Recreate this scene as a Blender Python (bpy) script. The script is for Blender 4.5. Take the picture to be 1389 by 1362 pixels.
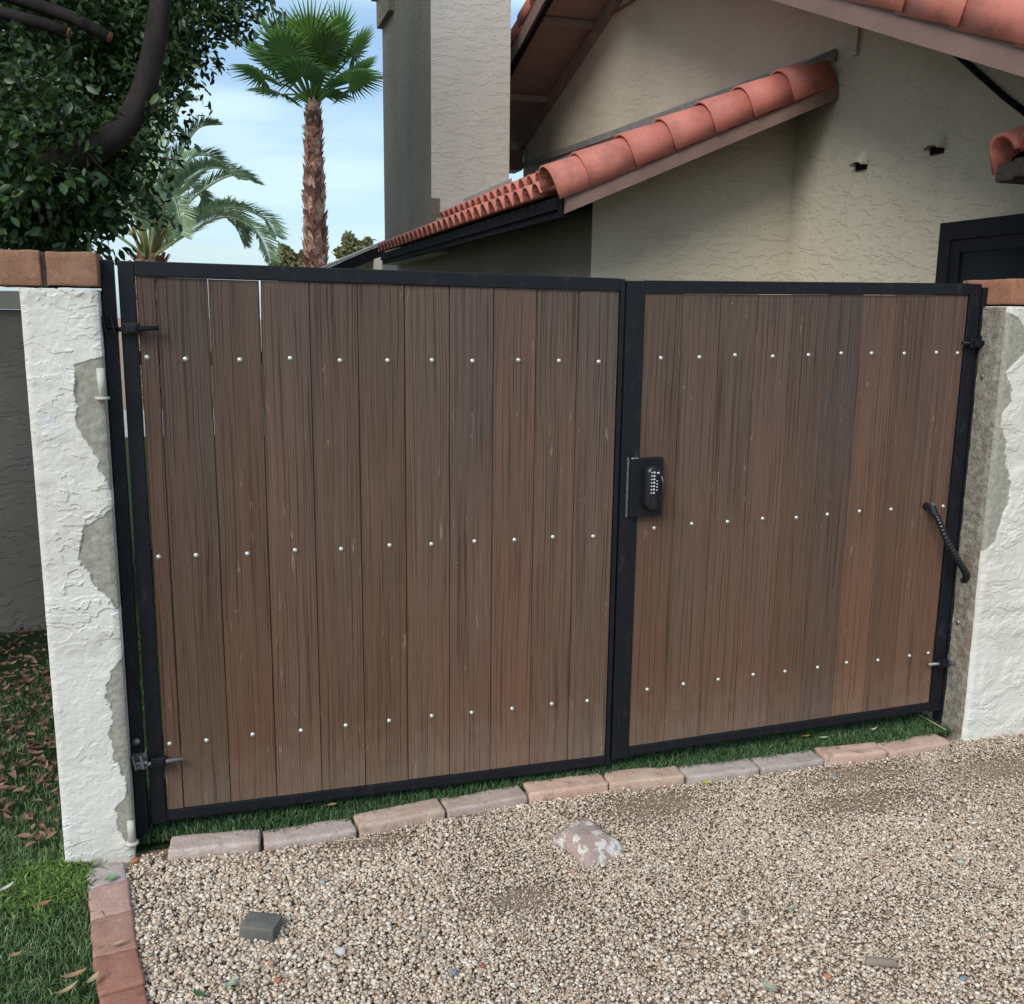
import bpy, bmesh, math, random
import numpy as np
from mathutils import Vector, Matrix

random.seed(7)
rng = np.random.default_rng(11)
S = bpy.context.scene
for _o in list(bpy.data.objects):
    bpy.data.objects.remove(_o)
COL = S.collection

# ------------------------------------------------------------------ camera
cam_d = bpy.data.cameras.new('camera')
cam_d.sensor_fit = 'HORIZONTAL'; cam_d.sensor_width = 36.0; cam_d.lens = 34.145
cam_d.clip_start = 0.05; cam_d.clip_end = 3000
cam = bpy.data.objects.new('camera', cam_d); COL.objects.link(cam)
RV = Vector((0.95245, -0.30448, 0.01174)); UV = Vector((0.04565, 0.18069, 0.98248)); FV = Vector((0.30127, 0.93522, -0.186))
CP = Vector((0.20279, -3.03245, 1.64201))
cam.matrix_world = Matrix(((RV.x, UV.x, -FV.x, CP.x), (RV.y, UV.y, -FV.y, CP.y), (RV.z, UV.z, -FV.z, CP.z), (0, 0, 0, 1)))
S.camera = cam
FPX = 1317.42

# ------------------------------------------------------------------ sun, sky, exposure
SUN_TO = Vector((-0.57, -0.55, 0.67)).normalized()      # direction towards the sun
sun_d = bpy.data.lights.new('sun', 'SUN'); sun_d.energy = 2.1; sun_d.angle = math.radians(30); sun_d.color = (1.0, 0.945, 0.865)
sun = bpy.data.objects.new('sun', sun_d); COL.objects.link(sun)
sun.rotation_euler = SUN_TO.to_track_quat('Z', 'Y').to_euler()
W = bpy.data.worlds.new('World'); S.world = W; W.use_nodes = True
wn = W.node_tree.nodes; wl = W.node_tree.links
for n in list(wn): wn.remove(n)
w_out = wn.new('ShaderNodeOutputWorld')
sky = wn.new('ShaderNodeTexSky'); sky.sky_type = 'NISHITA'; sky.sun_disc = False
sky.sun_elevation = math.asin(SUN_TO.z); sky.sun_rotation = math.atan2(SUN_TO.x, SUN_TO.y)
sky.air_density = 1.0; sky.dust_density = 1.2; sky.ozone_density = 1.5
bg_sky = wn.new('ShaderNodeBackground'); bg_sky.inputs['Strength'].default_value = 0.12
wl.new(sky.outputs[0], bg_sky.inputs['Color'])
bg_cl = wn.new('ShaderNodeBackground'); bg_cl.inputs['Strength'].default_value = 0.74
tc = wn.new('ShaderNodeTexCoord')
wm = wn.new('ShaderNodeMapping'); wm.inputs['Scale'].default_value = (1.1, 1.1, 6.0); wm.inputs['Location'].default_value = (0.3, 0.1, 0.52)
wl.new(tc.outputs['Generated'], wm.inputs['Vector'])
wz = wn.new('ShaderNodeTexNoise'); wz.inputs['Scale'].default_value = 1.6; wz.inputs['Detail'].default_value = 5; wz.inputs['Roughness'].default_value = 0.5
wl.new(wm.outputs[0], wz.inputs['Vector'])
wr = wn.new('ShaderNodeMapRange'); wr.interpolation_type = 'SMOOTHSTEP'
wr.inputs['From Min'].default_value = 0.41; wr.inputs['From Max'].default_value = 0.60; wr.inputs['To Min'].default_value = 0.22; wr.inputs['To Max'].default_value = 0.92
wl.new(wz.outputs['Fac'], wr.inputs['Value'])
wc = wn.new('ShaderNodeMix'); wc.data_type = 'RGBA'
wc.inputs[6].default_value = (0.33, 0.59, 0.90, 1); wc.inputs[7].default_value = (0.70, 0.91, 1.0, 1)
wl.new(wr.outputs[0], wc.inputs[0]); wl.new(wc.outputs[2], bg_cl.inputs['Color'])
wmix = wn.new('ShaderNodeMixShader')
wl.new(wr.outputs[0], wmix.inputs[0]); wl.new(bg_sky.outputs[0], wmix.inputs[1]); wl.new(bg_cl.outputs[0], wmix.inputs[2])
wl.new(wmix.outputs[0], w_out.inputs['Surface'])
S.view_settings.view_transform = 'Standard'; S.view_settings.look = 'None'
S.view_settings.gamma = 1.0; S.view_settings.use_curve_mapping = False
S.view_settings.exposure = 0.56

# ------------------------------------------------------------------ helpers: meshes and objects
def obj(name, V, F, mat=None, parent=None, smooth=False, cols=None, attrs=None):
    V = np.asarray(V, dtype=np.float32)
    me = bpy.data.meshes.new(name)
    if isinstance(F, np.ndarray):
        nf, k = F.shape
        me.vertices.add(len(V)); me.vertices.foreach_set('co', V.ravel())
        me.loops.add(nf * k); me.loops.foreach_set('vertex_index', F.astype(np.int32).ravel())
        me.polygons.add(nf)
        me.polygons.foreach_set('loop_start', np.arange(0, nf * k, k, dtype=np.int32))
        me.update(calc_edges=True); me.validate()
    else:
        me.from_pydata([tuple(v) for v in V.tolist()], [], F); me.update()
    if smooth:
        me.polygons.foreach_set('use_smooth', np.ones(len(me.polygons), dtype=bool))
    if cols is not None:
        a = me.color_attributes.new('Col', 'FLOAT_COLOR', 'POINT')
        c = np.ones((len(V), 4), dtype=np.float32); c[:, :3] = cols
        a.data.foreach_set('color', c.ravel())
    for k_, v_ in (attrs or {}).items():
        a = me.attributes.new(k_, 'FLOAT', 'POINT'); a.data.foreach_set('value', np.asarray(v_, dtype=np.float32))
    if mat: me.materials.append(mat)
    o = bpy.data.objects.new(name, me); COL.objects.link(o)
    if parent: o.parent = parent
    return o
def share(name, src, parent, loc=None, rot=None, scale=None):
    o = bpy.data.objects.new(name, src.data); COL.objects.link(o); o.parent = parent
    if loc is not None: o.location = loc
    if rot is not None: o.rotation_euler = rot
    if scale is not None: o.scale = scale
    return o
def tag(o, label=None, cat=None, group=None, kind=None):
    if label: o['label'] = label
    if cat: o['category'] = cat
    if group: o['group'] = group
    if kind: o['kind'] = kind
    return o
def thing(name, label, cat, group=None, loc=(0, 0, 0)):
    o = bpy.data.objects.new(name, None); COL.objects.link(o); o.location = loc; o.empty_display_size = 0.1
    return tag(o, label, cat, group)
class MB:
    """collects shapes, then links them as one mesh"""
    def __init__(s): s.v = []; s.f = []
    def add(s, V, F):
        n = len(s.v); s.v += [tuple(v) for v in V]; s.f += [tuple(i + n for i in f) for f in F]; return s
    def box(s, x0, x1, y0, y1, z0, z1, bev=0.0, M=None):
        if bev <= 0:
            V = [(x, y, z) for z in (z0, z1) for y in (y0, y1) for x in (x0, x1)]
            F = [(0, 2, 3, 1), (4, 5, 7, 6), (0, 1, 5, 4), (2, 6, 7, 3), (0, 4, 6, 2), (1, 3, 7, 5)]
        else:
            bm = bmesh.new()
            bmesh.ops.create_cube(bm, size=1, matrix=Matrix.Translation(((x0 + x1) / 2, (y0 + y1) / 2, (z0 + z1) / 2)) @ Matrix.Diagonal((x1 - x0, y1 - y0, z1 - z0, 1)))
            bmesh.ops.bevel(bm, geom=bm.edges[:], offset=bev, segments=2, profile=0.6, affect='EDGES')
            bm.verts.index_update()
            V = [v.co[:] for v in bm.verts]; F = [tuple(v.index for v in f.verts) for f in bm.faces]; bm.free()
        if M is not None: V = [tuple(M @ Vector(v)) for v in V]
        return s.add(V, F)
    def tube(s, pts, rad, n=8, cap=True):
        pts = [Vector(p) for p in pts]
        if not hasattr(rad, '__len__'): rad = [rad] * len(pts)
        V = []; F = []
        t0 = (pts[1] - pts[0]).normalized()
        up = Vector((0, 0, 1)) if abs(t0.z) < 0.9 else Vector((0, 1, 0))
        a = t0.cross(up).normalized()
        for i, p in enumerate(pts):
            t = (pts[min(i + 1, len(pts) - 1)] - pts[max(i - 1, 0)]).normalized()
            a = (a - t * a.dot(t)).normalized(); b = t.cross(a)
            for k in range(n):
                w = 2 * math.pi * k / n
                V.append(p + (a * math.cos(w) + b * math.sin(w)) * rad[i])
        for i in range(len(pts) - 1):
            for k in range(n):
                F.append((i * n + k, i * n + (k + 1) % n, (i + 1) * n + (k + 1) % n, (i + 1) * n + k))
        if cap:
            F.append(tuple(range(n - 1, -1, -1))); F.append(tuple((len(pts) - 1) * n + k for k in range(n)))
        return s.add(V, F)
    def prism(s, poly, axis, a, b):
        """polygon (2D) in the plane across `axis`, pushed from a to b"""
        n = len(poly)
        def p3(q, t): return {0: (t, q[0], q[1]), 1: (q[0], t, q[1]), 2: (q[0], q[1], t)}[axis]
        V = [p3(q, a) for q in poly] + [p3(q, b) for q in poly]
        F = [tuple(range(n)), tuple(range(2 * n - 1, n - 1, -1))] + [(i, i + n, (i + 1) % n + n, (i + 1) % n) for i in range(n)]
        return s.add(V, F)
    def build(s, name, mat, parent=None, smooth=False, fix=True):
        o = obj(name, np.array(s.v), s.f, mat, parent, smooth)
        if fix:
            bm = bmesh.new(); bm.from_mesh(o.data); bmesh.ops.recalc_face_normals(bm, faces=bm.faces[:]); bm.to_mesh(o.data); bm.free()
        return o

# numpy value noise
def _h(ix, iy, seed):
    n = (ix.astype(np.int64) * 374761393 + iy.astype(np.int64) * 668265263 + seed * 1274126177) & 0xffffffff
    n = ((n ^ (n >> 13)) * 1274126177) & 0xffffffff
    return ((n ^ (n >> 16)) & 0xffff) / 65535.0
def vnoise(x, y, seed=0):
    ix = np.floor(x); iy = np.floor(y); fx = x - ix; fy = y - iy
    fx = fx * fx * (3 - 2 * fx); fy = fy * fy * (3 - 2 * fy)
    a = _h(ix, iy, seed); b = _h(ix + 1, iy, seed); c = _h(ix, iy + 1, seed); d = _h(ix + 1, iy + 1, seed)
    return (a * (1 - fx) + b * fx) * (1 - fy) + (c * (1 - fx) + d * fx) * fy
def fbm(x, y, seed=0, oct=4, gain=0.5):
    s = 0; a = 1; t = 0
    for i in range(oct):
        s = s + a * vnoise(x * 2 ** i + 17.3 * i, y * 2 ** i + 5.1 * i, seed + i); t += a; a *= gain
    return s / t
def sstep(a, b, x):
    t = np.clip((x - a) / (b - a), 0, 1); return t * t * (3 - 2 * t)

# ------------------------------------------------------------------ helpers: materials
def lin(r, g, b):
    f = lambda u: (u / 255 / 12.92) if u <= 10.31 else ((u / 255 + 0.055) / 1.055) ** 2.4
    return (f(r), f(g), f(b), 1)
class NT:
    def __init__(s, name):
        s.m = bpy.data.materials.new(name); s.m.use_nodes = True; s.t = s.m.node_tree
        s.b = s.t.nodes['Principled BSDF']; s.n = s.t.nodes; s.l = s.t.links
        s.tc = s.n.new('ShaderNodeTexCoord')
    def set(s, **k):
        for a, v in k.items():
            a = {'rough': 'Roughness', 'metal': 'Metallic', 'spec': 'Specular IOR Level', 'col': 'Base Color'}[a]
            if hasattr(v, 'links'): s.l.new(v, s.b.inputs[a])
            else: s.b.inputs[a].default_value = v
        return s
    def map(s, scale=(1, 1, 1), loc=(0, 0, 0), rot=(0, 0, 0), src='Object', vec=None):
        m = s.n.new('ShaderNodeMapping'); m.inputs['Scale'].default_value = scale; m.inputs['Rotation'].default_value = rot
        if hasattr(loc, 'links'): s.l.new(loc, m.inputs['Location'])
        else: m.inputs['Location'].default_value = loc
        s.l.new(vec if vec is not None else s.tc.outputs[src], m.inputs['Vector']); return m.outputs[0]
    def noise(s, vec, scale=5, detail=4, rough=0.5, dist=0.0):
        t = s.n.new('ShaderNodeTexNoise'); t.inputs['Scale'].default_value = scale; t.inputs['Detail'].default_value = detail
        t.inputs['Roughness'].default_value = rough; t.inputs['Distortion'].default_value = dist
        s.l.new(vec, t.inputs['Vector']); return t.outputs['Fac']
    def voro(s, vec, scale=5, feature='F1'):
        t = s.n.new('ShaderNodeTexVoronoi'); t.feature = feature; t.inputs['Scale'].default_value = scale
        s.l.new(vec, t.inputs['Vector']); return t.outputs['Distance']
    def math(s, op, a, b=0.0, c=0.0):
        t = s.n.new('ShaderNodeMath'); t.operation = op
        for i, v in enumerate((a, b, c)):
            if hasattr(v, 'links'): s.l.new(v, t.inputs[i])
            else: t.inputs[i].default_value = v
        return t.outputs[0]
    def rng(s, v, a, b, lo=0.0, hi=1.0, smooth=True):
        t = s.n.new('ShaderNodeMapRange')
        if smooth: t.interpolation_type = 'SMOOTHSTEP'
        for k, q in (('From Min', a), ('From Max', b), ('To Min', lo), ('To Max', hi)): t.inputs[k].default_value = q
        s.l.new(v, t.inputs['Value']); return t.outputs[0]
    def mix(s, f, a, b, mode='MIX'):
        t = s.n.new('ShaderNodeMix'); t.data_type = 'RGBA'; t.blend_type = mode
        for i, v in ((0, f), (6, a), (7, b)):
            if hasattr(v, 'links'): s.l.new(v, t.inputs[i])
            else: t.inputs[i].default_value = v
        return t.outputs[2]
    def bump(s, h, dist=0.005, strength=1.0, prev=None):
        t = s.n.new('ShaderNodeBump'); t.inputs['Distance'].default_value = dist; t.inputs['Strength'].default_value = strength
        s.l.new(h, t.inputs['Height'])
        if prev is not None: s.l.new(prev, t.inputs['Normal'])
        s.l.new(t.outputs[0], s.b.inputs['Normal']); return t.outputs[0]
    def attr(s, name, out='Color'):
        t = s.n.new('ShaderNodeAttribute'); t.attribute_name = name; return t.outputs[out]
    def info(s, out):
        t = s.n.new('ShaderNodeObjectInfo'); return t.outputs[out]
    def rgb(s, r): 
        t = s.n.new('ShaderNodeCombineColor')
        for i in range(3): s.l.new(r, t.inputs[i])
        return t.outputs[0]

def m_black(name='black_steel', base=(0.006, 0.0075, 0.011, 1), rough=0.45):
    k = NT(name); v = k.map((1, 1, 1))
    n = k.noise(v, 35, 5, 0.6); w = k.noise(k.map((3, 3, 1.2)), 9, 5, 0.65)
    dust = k.rng(w, 0.52, 0.8, 0, 0.42)
    k.set(col=k.mix(dust, base, (0.055, 0.055, 0.058, 1)), rough=k.rng(n, 0.3, 0.7, rough - 0.08, rough + 0.12), spec=0.28)
    k.bump(n, 0.0006); return k.m
M_BLACK = m_black()

def m_stucco(name, col, col2, sc=1.0, bump=0.006, lace=1.0):
    k = NT(name)
    d = k.noise(k.map((6 * sc, 6 * sc, 9 * sc)), 1.0, 3, 0.5)
    v = k.n.new('ShaderNodeVectorMath'); v.operation = 'MULTIPLY_ADD'
    k.l.new(k.rgb(d), v.inputs[0]); v.inputs[1].default_value = (0.9, 0.9, 0.9); k.l.new(k.map((5.0 * sc, 5.0 * sc, 15.0 * sc)), v.inputs[2])
    h = k.math('MULTIPLY', k.noise(v.outputs[0], 1.0, 5, 0.55), 7.0)
    fl = k.math('FLOOR', h); fr = k.rng(k.math('FRACT', h), 0.70, 1.0)
    fine = k.noise(k.map((1, 1, 1)), 120 * sc, 3, 0.6)
    mid = k.noise(k.map((1, 1, 1)), 26 * sc, 4, 0.6)
    hh = k.math('ADD', k.math('ADD', k.math('ADD', fl, fr), k.math('MULTIPLY', fine, 0.9)), k.math('MULTIPLY', mid, 1.8))
    stain = k.noise(k.map((0.8, 0.8, 0.5)), 1.3, 6, 0.6)
    c = k.mix(k.rng(stain, 0.35, 0.7), col, col2)
    edge = k.rng(k.math('FRACT', h), 0.86, 0.95)
    edge = k.math('MULTIPLY', edge, k.rng(k.math('FRACT', h), 0.995, 0.96))
    c = k.mix(k.math('MULTIPLY', edge, 0.24 * lace), c, (col[0] * 0.45, col[1] * 0.43, col[2] * 0.4, 1))
    k.set(col=c, rough=0.9, spec=0.2)
    k.bump(hh, bump * 0.34); return k.m
M_WALL = m_stucco('house_stucco', (0.51, 0.465, 0.375, 1), (0.44, 0.395, 0.31, 1))
M_BROWN = m_stucco('brown_stucco', (0.19, 0.175, 0.14, 1), (0.15, 0.132, 0.10, 1))  # darker brown version of the house stucco
M_CHIM = m_stucco('chimney_stucco', (0.62, 0.595, 0.535, 1), (0.54, 0.515, 0.455, 1))
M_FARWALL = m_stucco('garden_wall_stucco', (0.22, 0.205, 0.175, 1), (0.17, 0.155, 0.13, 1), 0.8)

def m_pillar():
    k = NT('painted_stucco')
    fine = k.noise(k.map((1, 1, 1)), 260, 4, 0.65); mid = k.noise(k.map((1, 1, 1)), 55, 5, 0.6); big = k.noise(k.map((1, 1, 1)), 5, 4, 0.6)
    dirt = k.noise(k.map((14, 14, 3)), 1.0, 6, 0.65)
    paint = k.mix(k.rng(big, 0.4, 0.65), (0.66, 0.65, 0.605, 1), (0.59, 0.575, 0.525, 1))
    paint = k.mix(k.rng(dirt, 0.55, 0.85, 0, 0.35), paint, (0.42, 0.38, 0.32, 1))
    blue = k.rng(k.noise(k.map((9, 9, 5), (3, 1, 2)), 1.0, 3, 0.5), 0.66, 0.74, 0, 0.75)
    paint = k.mix(blue, paint, (0.62, 0.66, 0.76, 1))
    mort = k.mix(k.rng(mid, 0.3, 0.7), (0.25, 0.245, 0.205, 1), (0.35, 0.34, 0.29, 1))
    mort = k.mix(k.rng(fine, 0.55, 0.75, 0, 0.5), mort, (0.16, 0.15, 0.13, 1))
    m = k.attr('mortar', 'Fac'); k.set(col=k.mix(m, paint, mort), rough=0.88, spec=0.25)
    k.bump(k.math('ADD', k.math('MULTIPLY', mid, 1.0), k.math('MULTIPLY', fine, 0.5)), 0.0022); return k.m
M_PILLAR = m_pillar()
def m_mortar():
    k = NT('rough_mortar'); v = k.map((1, 1, 1))
    a = k.noise(v, 45, 6, 0.65); b = k.noise(v, 7, 5, 0.6); f = k.noise(v, 180, 3, 0.6)
    c = k.mix(k.rng(a, 0.3, 0.7), (0.16, 0.145, 0.115, 1), (0.34, 0.32, 0.27, 1))
    c = k.mix(k.rng(b, 0.55, 0.72, 0, 0.5), c, (0.24, 0.13, 0.085, 1))
    k.set(col=c, rough=0.95, spec=0.15); k.bump(k.math('ADD', a, k.math('MULTIPLY', f, 0.4)), 0.008); return k.m
M_MORTAR = m_mortar()

def m_brick(name, c1, c2, pale=(0.5, 0.44, 0.38, 1), pf=0.35, bump=0.002):
    k = NT(name); r = k.info('Random'); ic = k.info('Color')
    off = k.n.new('ShaderNodeCombineXYZ'); k.l.new(k.math('MULTIPLY', r, 31), off.inputs[0]); k.l.new(k.math('MULTIPLY', r, 17), off.inputs[1])
    v = k.map((1, 1, 1), off.outputs[0]); a = k.noise(v, 14, 6, 0.65); f = k.noise(v, 130, 4, 0.65); b = k.noise(v, 30, 5, 0.7)
    c = k.mix(k.rng(a, 0.3, 0.7), c1, c2)
    c = k.mix(k.rng(b, 0.56, 0.72, 0, pf), c, pale)
    c = k.mix(k.rng(f, 0.62, 0.74, 0, 0.5), c, (c1[0] * 0.4, c1[1] * 0.4, c1[2] * 0.4, 1))
    st = k.noise(v, 22, 6, 0.75, 0.6)
    c = k.mix(k.rng(st, 0.52, 0.70, 0, 0.7), c, (c1[0] * 0.42, c1[1] * 0.42, c1[2] * 0.42, 1))
    c = k.mix(1.0, c, ic, 'MULTIPLY')
    k.set(col=c, rough=0.9, spec=0.2); k.bump(k.math('ADD', f, k.math('MULTIPLY', b, 1.5)), bump); return k.m
M_CAPBRICK = m_brick('cap_brick_clay', (0.30, 0.18, 0.13, 1), (0.235, 0.13, 0.09, 1), (0.37, 0.27, 0.205, 1), 0.6)
M_PAVER = m_brick('paver_brick', (0.50, 0.415, 0.365, 1), (0.41, 0.315, 0.27, 1), (0.56, 0.52, 0.49, 1), 0.8, .004)
M_CURB = m_brick('curb_brick', (0.33, 0.17, 0.125, 1), (0.27, 0.135, 0.10, 1), (0.42, 0.34, 0.29, 1), 0.45)

def m_tile():
    k = NT('clay_tile'); r = k.info('Random')
    off = k.n.new('ShaderNodeCombineXYZ'); k.l.new(k.math('MULTIPLY', r, 23), off.inputs[0]); k.l.new(k.math('MULTIPLY', r, 11), off.inputs[2])
    v = k.map((1, 1, 1), off.outputs[0]); a = k.noise(v, 7, 5, 0.6); f = k.noise(v, 90, 4, 0.7)
    c = k.mix(k.rng(r, 0, 1, smooth=False), (0.54, 0.19, 0.145, 1), (0.44, 0.14, 0.108, 1))
    c = k.mix(k.rng(a, 0.45, 0.7, 0, 0.65), c, (0.27, 0.095, 0.078, 1))
    c = k.mix(k.rng(k.noise(v, 30, 5, 0.7), 0.58, 0.7, 0, 0.45), c, (0.50, 0.28, 0.23, 1))
    c = k.mix(k.rng(f, 0.6, 0.75, 0, 0.35), c, (0.5, 0.3, 0.23, 1))
    k.set(col=c, rough=0.62, spec=0.4); k.bump(k.math('ADD', f, a), 0.0012); return k.m
M_TILE = m_tile()
def m_plain(name, c, rough=0.7, spec=0.3, var=0.25, sc=8, bump=0.001, metal=0.0):
    k = NT(name); v = k.map((1, 1, 1)); a = k.noise(v, sc, 5, 0.6); f = k.noise(v, sc * 12, 3, 0.6)
    k.set(col=k.mix(k.rng(a, 0.3, 0.7), c, tuple(q * (1 - var) for q in c[:3]) + (1,)), rough=rough, spec=spec, metal=metal)
    k.bump(f, bump); return k.m
M_DARK = m_plain('dark_painted_wood', (0.010, 0.010, 0.013, 1), 0.85, 0.08, 0.3, 6)
M_TRIM = m_plain('brown_trim_paint', (0.215, 0.135, 0.115, 1), 0.6, 0.35, 0.22, 5)
M_SOFFIT = m_plain('brown_soffit_paint', (0.27, 0.225, 0.205, 1), 0.7, 0.2, 0.2, 4)
M_DECK = m_plain('grey_flashing', (0.24, 0.24, 0.235, 1), 0.5, 0.4, 0.3, 6)
M_FLASH = m_plain('beige_flashing', (0.42, 0.40, 0.355, 1), 0.55, 0.3, 0.15, 6)
M_WINFRAME = m_plain('dark_window_frame', (0.007, 0.008, 0.012, 1), 0.55, 0.25, 0.2)
M_ZINC = m_plain('zinc_screw', (0.72, 0.76, 0.70, 1), 0.35, 0.5, 0.2, 60, 0.0005, 0.6)
M_STEEL = m_plain('worn_steel', (0.30, 0.31, 0.33, 1), 0.4, 0.5, 0.4, 40, 0.001, 0.7)
M_PLASTIC = m_plain('black_plastic', (0.010, 0.011, 0.014, 1), 0.3, 0.5, 0.1)
M_BUTTON = m_plain('white_button', (0.62, 0.64, 0.66, 1), 0.35, 0.5, 0.05)
M_PINTLE = m_plain('painted_pin', (0.52, 0.51, 0.45, 1), 0.7, 0.3, 0.2, 30)
M_OLDMORTAR = m_plain('old_dark_mortar', (.085, .070, .062, 1), .95, .15, .4, 20, .004)
M_CONCRETE = m_plain('pale_concrete', (0.40, 0.40, 0.40, 1), 0.9, 0.2, 0.2, 2)
def m_glass():
    k = NT('dark_window_glass'); k.set(col=(0.004, 0.005, 0.008, 1), rough=0.15, spec=0.12); return k.m
M_GLASS = m_glass()

def m_board():
    k = NT('composite_board'); r = k.info('Random'); ic = k.info('Color')
    off = k.n.new('ShaderNodeCombineXYZ'); k.l.new(k.math('MULTIPLY', r, 41), off.inputs[0]); k.l.new(k.math('MULTIPLY', r, 19), off.inputs[2])
    wob = k.noise(k.map((6, 1, 1.1), off.outputs[0]), 1.6, 3, 0.5)
    vv = k.n.new('ShaderNodeVectorMath'); vv.operation = 'MULTIPLY_ADD'
    k.l.new(k.rgb(wob), vv.inputs[0]); vv.inputs[1].default_value = (0.026, 0, 0); k.l.new(k.map((1, 1, 1), off.outputs[0]), vv.inputs[2])
    v = vv.outputs[0]
    g1 = k.noise(k.map((205, 1, 1.3), vec=v), 1.0, 4, 0.66)
    g2 = k.noise(k.map((420, 1, 6), vec=v), 1.0, 3, 0.6)
    g3 = k.noise(k.map((26, 1, 0.7), vec=v), 1.0, 4, 0.55)
    lines = k.rng(g1, 0.33, 0.46, 1, 0)
    c = k.mix(k.rng(g3, 0.3, 0.7), (0.114, 0.069, 0.048, 1), (0.088, 0.058, 0.045, 1))
    c = k.mix(k.rng(g1, 0.5, 0.72, 0, 0.7), c, (0.175, 0.112, 0.080, 1))
    sep = k.n.new('ShaderNodeSeparateXYZ'); k.l.new(k.tc.outputs['Object'], sep.inputs[0])
    zt = k.math('ADD', sep.outputs[2], k.math('MULTIPLY', k.math('SUBTRACT', k.noise(k.map((9, 1, 1.2), off.outputs[0]), 1.0, 3, 0.5), 0.5), 1.6))
    c = k.mix(k.rng(zt, 0.1, 1.5, 0.62, 0), c, (0.135, 0.072, 0.042, 1))
    c = k.mix(k.rng(zt, 0.9, 1.9, 0, 0.5), c, (0.074, 0.058, 0.050, 1))
    c = k.mix(k.math('MULTIPLY', lines, 0.60), c, (0.030, 0.019, 0.015, 1))
    c = k.mix(k.rng(g2, 0.58, 0.75, 0, 0.35), c, (0.20, 0.14, 0.105, 1))
    mud = k.math('MULTIPLY', k.rng(k.math('ADD', sep.outputs[2], k.math('MULTIPLY', k.noise(k.map((18, 1, 14), off.outputs[0]), 1.0, 5, 0.7), 0.5)), 0.30, 0.62, 1, 0), 0.38)
    c = k.mix(mud, c, (0.21, 0.165, 0.13, 1))
    # pressed "check" marks and pale scuffs
    q = k.map((34, 1, 5.5), off.outputs[0], (0, 0.10, 0)); cell = k.voro(q, 1.0)
    sl = k.math('ABSOLUTE', k.math('SUBTRACT', k.noise(k.map((55, 1, 9), off.outputs[0], (0, -0.42, 0)), 1.0, 1, 0.4), 0.5))
    chk = k.math('MULTIPLY', k.rng(cell, 0.12, 0.26, 1, 0), k.rng(sl, 0.006, 0.022, 1, 0))
    c = k.mix(k.math('MULTIPLY', chk, 0.42), c, (0.34, 0.26, 0.20, 1))
    scf = k.rng(k.noise(k.map((9, 1, 7), off.outputs[0]), 1.0, 5, 0.7), 0.68, 0.8, 0, 0.3)
    c = k.mix(scf, c, (0.25, 0.20, 0.17, 1))
    c = k.mix(1.0, c, ic, 'MULTIPLY')
    k.set(col=c, rough=k.rng(g1, 0.3, 0.6, 0.62, 0.5), spec=0.32)
    k.bump(k.math('ADD', k.math('SUBTRACT', g1, k.math('MULTIPLY', lines, 0.7)), k.math('MULTIPLY', g2, 0.4)), 0.0024); return k.m
M_BOARD = m_board()

def m_vcol(name, rough=0.8, spec=0.3, var=0.3, sc=150, bump=0.001, sub=0.0):
    k = NT(name); c = k.attr('Col')
    f = k.noise(k.map((1, 1, 1)), sc, 3, 0.6)
    c2 = k.mix(1.0, c, k.rgb(k.rng(f, 0.3, 0.7, 1 - var, 1 + var * 0.4)), 'MULTIPLY')
    k.set(col=c2, rough=rough, spec=spec)
    if bump: k.bump(f, bump)
    return k.m
M_PEBBLE = m_vcol('gravel_stone', 0.85, 0.25, 0.3, 220, 0.0008)
M_BLADE = m_vcol('turf_blade', 0.5, 0.35, 0.1, 30, 0)
M_LITTER = m_vcol('dry_leaf', 0.7, 0.3, 0.35, 90, 0.001)
def m_leaf(name, c1, c2, rough=0.38, trans=0.25, sc=6):
    k = NT(name); r = k.info('Random'); n = k.noise(k.map((1, 1, 1)), sc, 3, 0.6)
    a = k.attr('Col')
    c = k.mix(k.rng(n, 0.3, 0.7), c1, c2)
    c = k.mix(1.0, c, a, 'MULTIPLY')
    k.set(col=c, rough=rough, spec=0.45)
    t = k.n.new('ShaderNodeBsdfTranslucent'); k.l.new(c, t.inputs['Color'])
    ms = k.n.new('ShaderNodeMixShader'); ms.inputs[0].default_value = trans
    out = [q for q in k.n if q.type == 'OUTPUT_MATERIAL'][0]
    k.l.new(k.b.outputs[0], ms.inputs[1]); k.l.new(t.outputs[0], ms.inputs[2]); k.l.new(ms.outputs[0], out.inputs['Surface']); return k.m
M_LEAF = m_leaf('ficus_leaf', (0.026, 0.060, 0.017, 1), (0.044, 0.084, 0.024, 1), 0.4, 0.18)
M_FROND = m_leaf('fan_frond', (0.065, 0.125, 0.042, 1), (0.09, 0.165, 0.055, 1), 0.45, 0.5, 2)
M_DATE = m_leaf('date_frond', (0.125, 0.18, 0.115, 1), (0.155, 0.21, 0.135, 1), 0.5, 0.25, 2)
def m_bark(name, c1, c2, sc=12, bump=0.01):
    k = NT(name); v = k.map((1, 1, 0.5)); a = k.noise(v, sc, 6, 0.65); f = k.noise(v, sc * 6, 4, 0.6)
    k.set(col=k.mix(k.rng(a, 0.3, 0.7), c1, c2), rough=0.9, spec=0.2); k.bump(k.math('ADD', a, k.math('MULTIPLY', f, 0.5)), bump); return k.m
M_BARK = m_bark('ficus_bark', (0.030, 0.025, 0.023, 1), (0.016, 0.013, 0.012, 1), 14, 0.006)
M_CUT = m_bark('cut_wood', (0.30, 0.15, 0.07, 1), (0.20, 0.10, 0.05, 1), 30, 0.002)
M_BOOT = m_vcol('palm_boot', 0.9, 0.2, 0.5, 25, 0.006)
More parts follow.
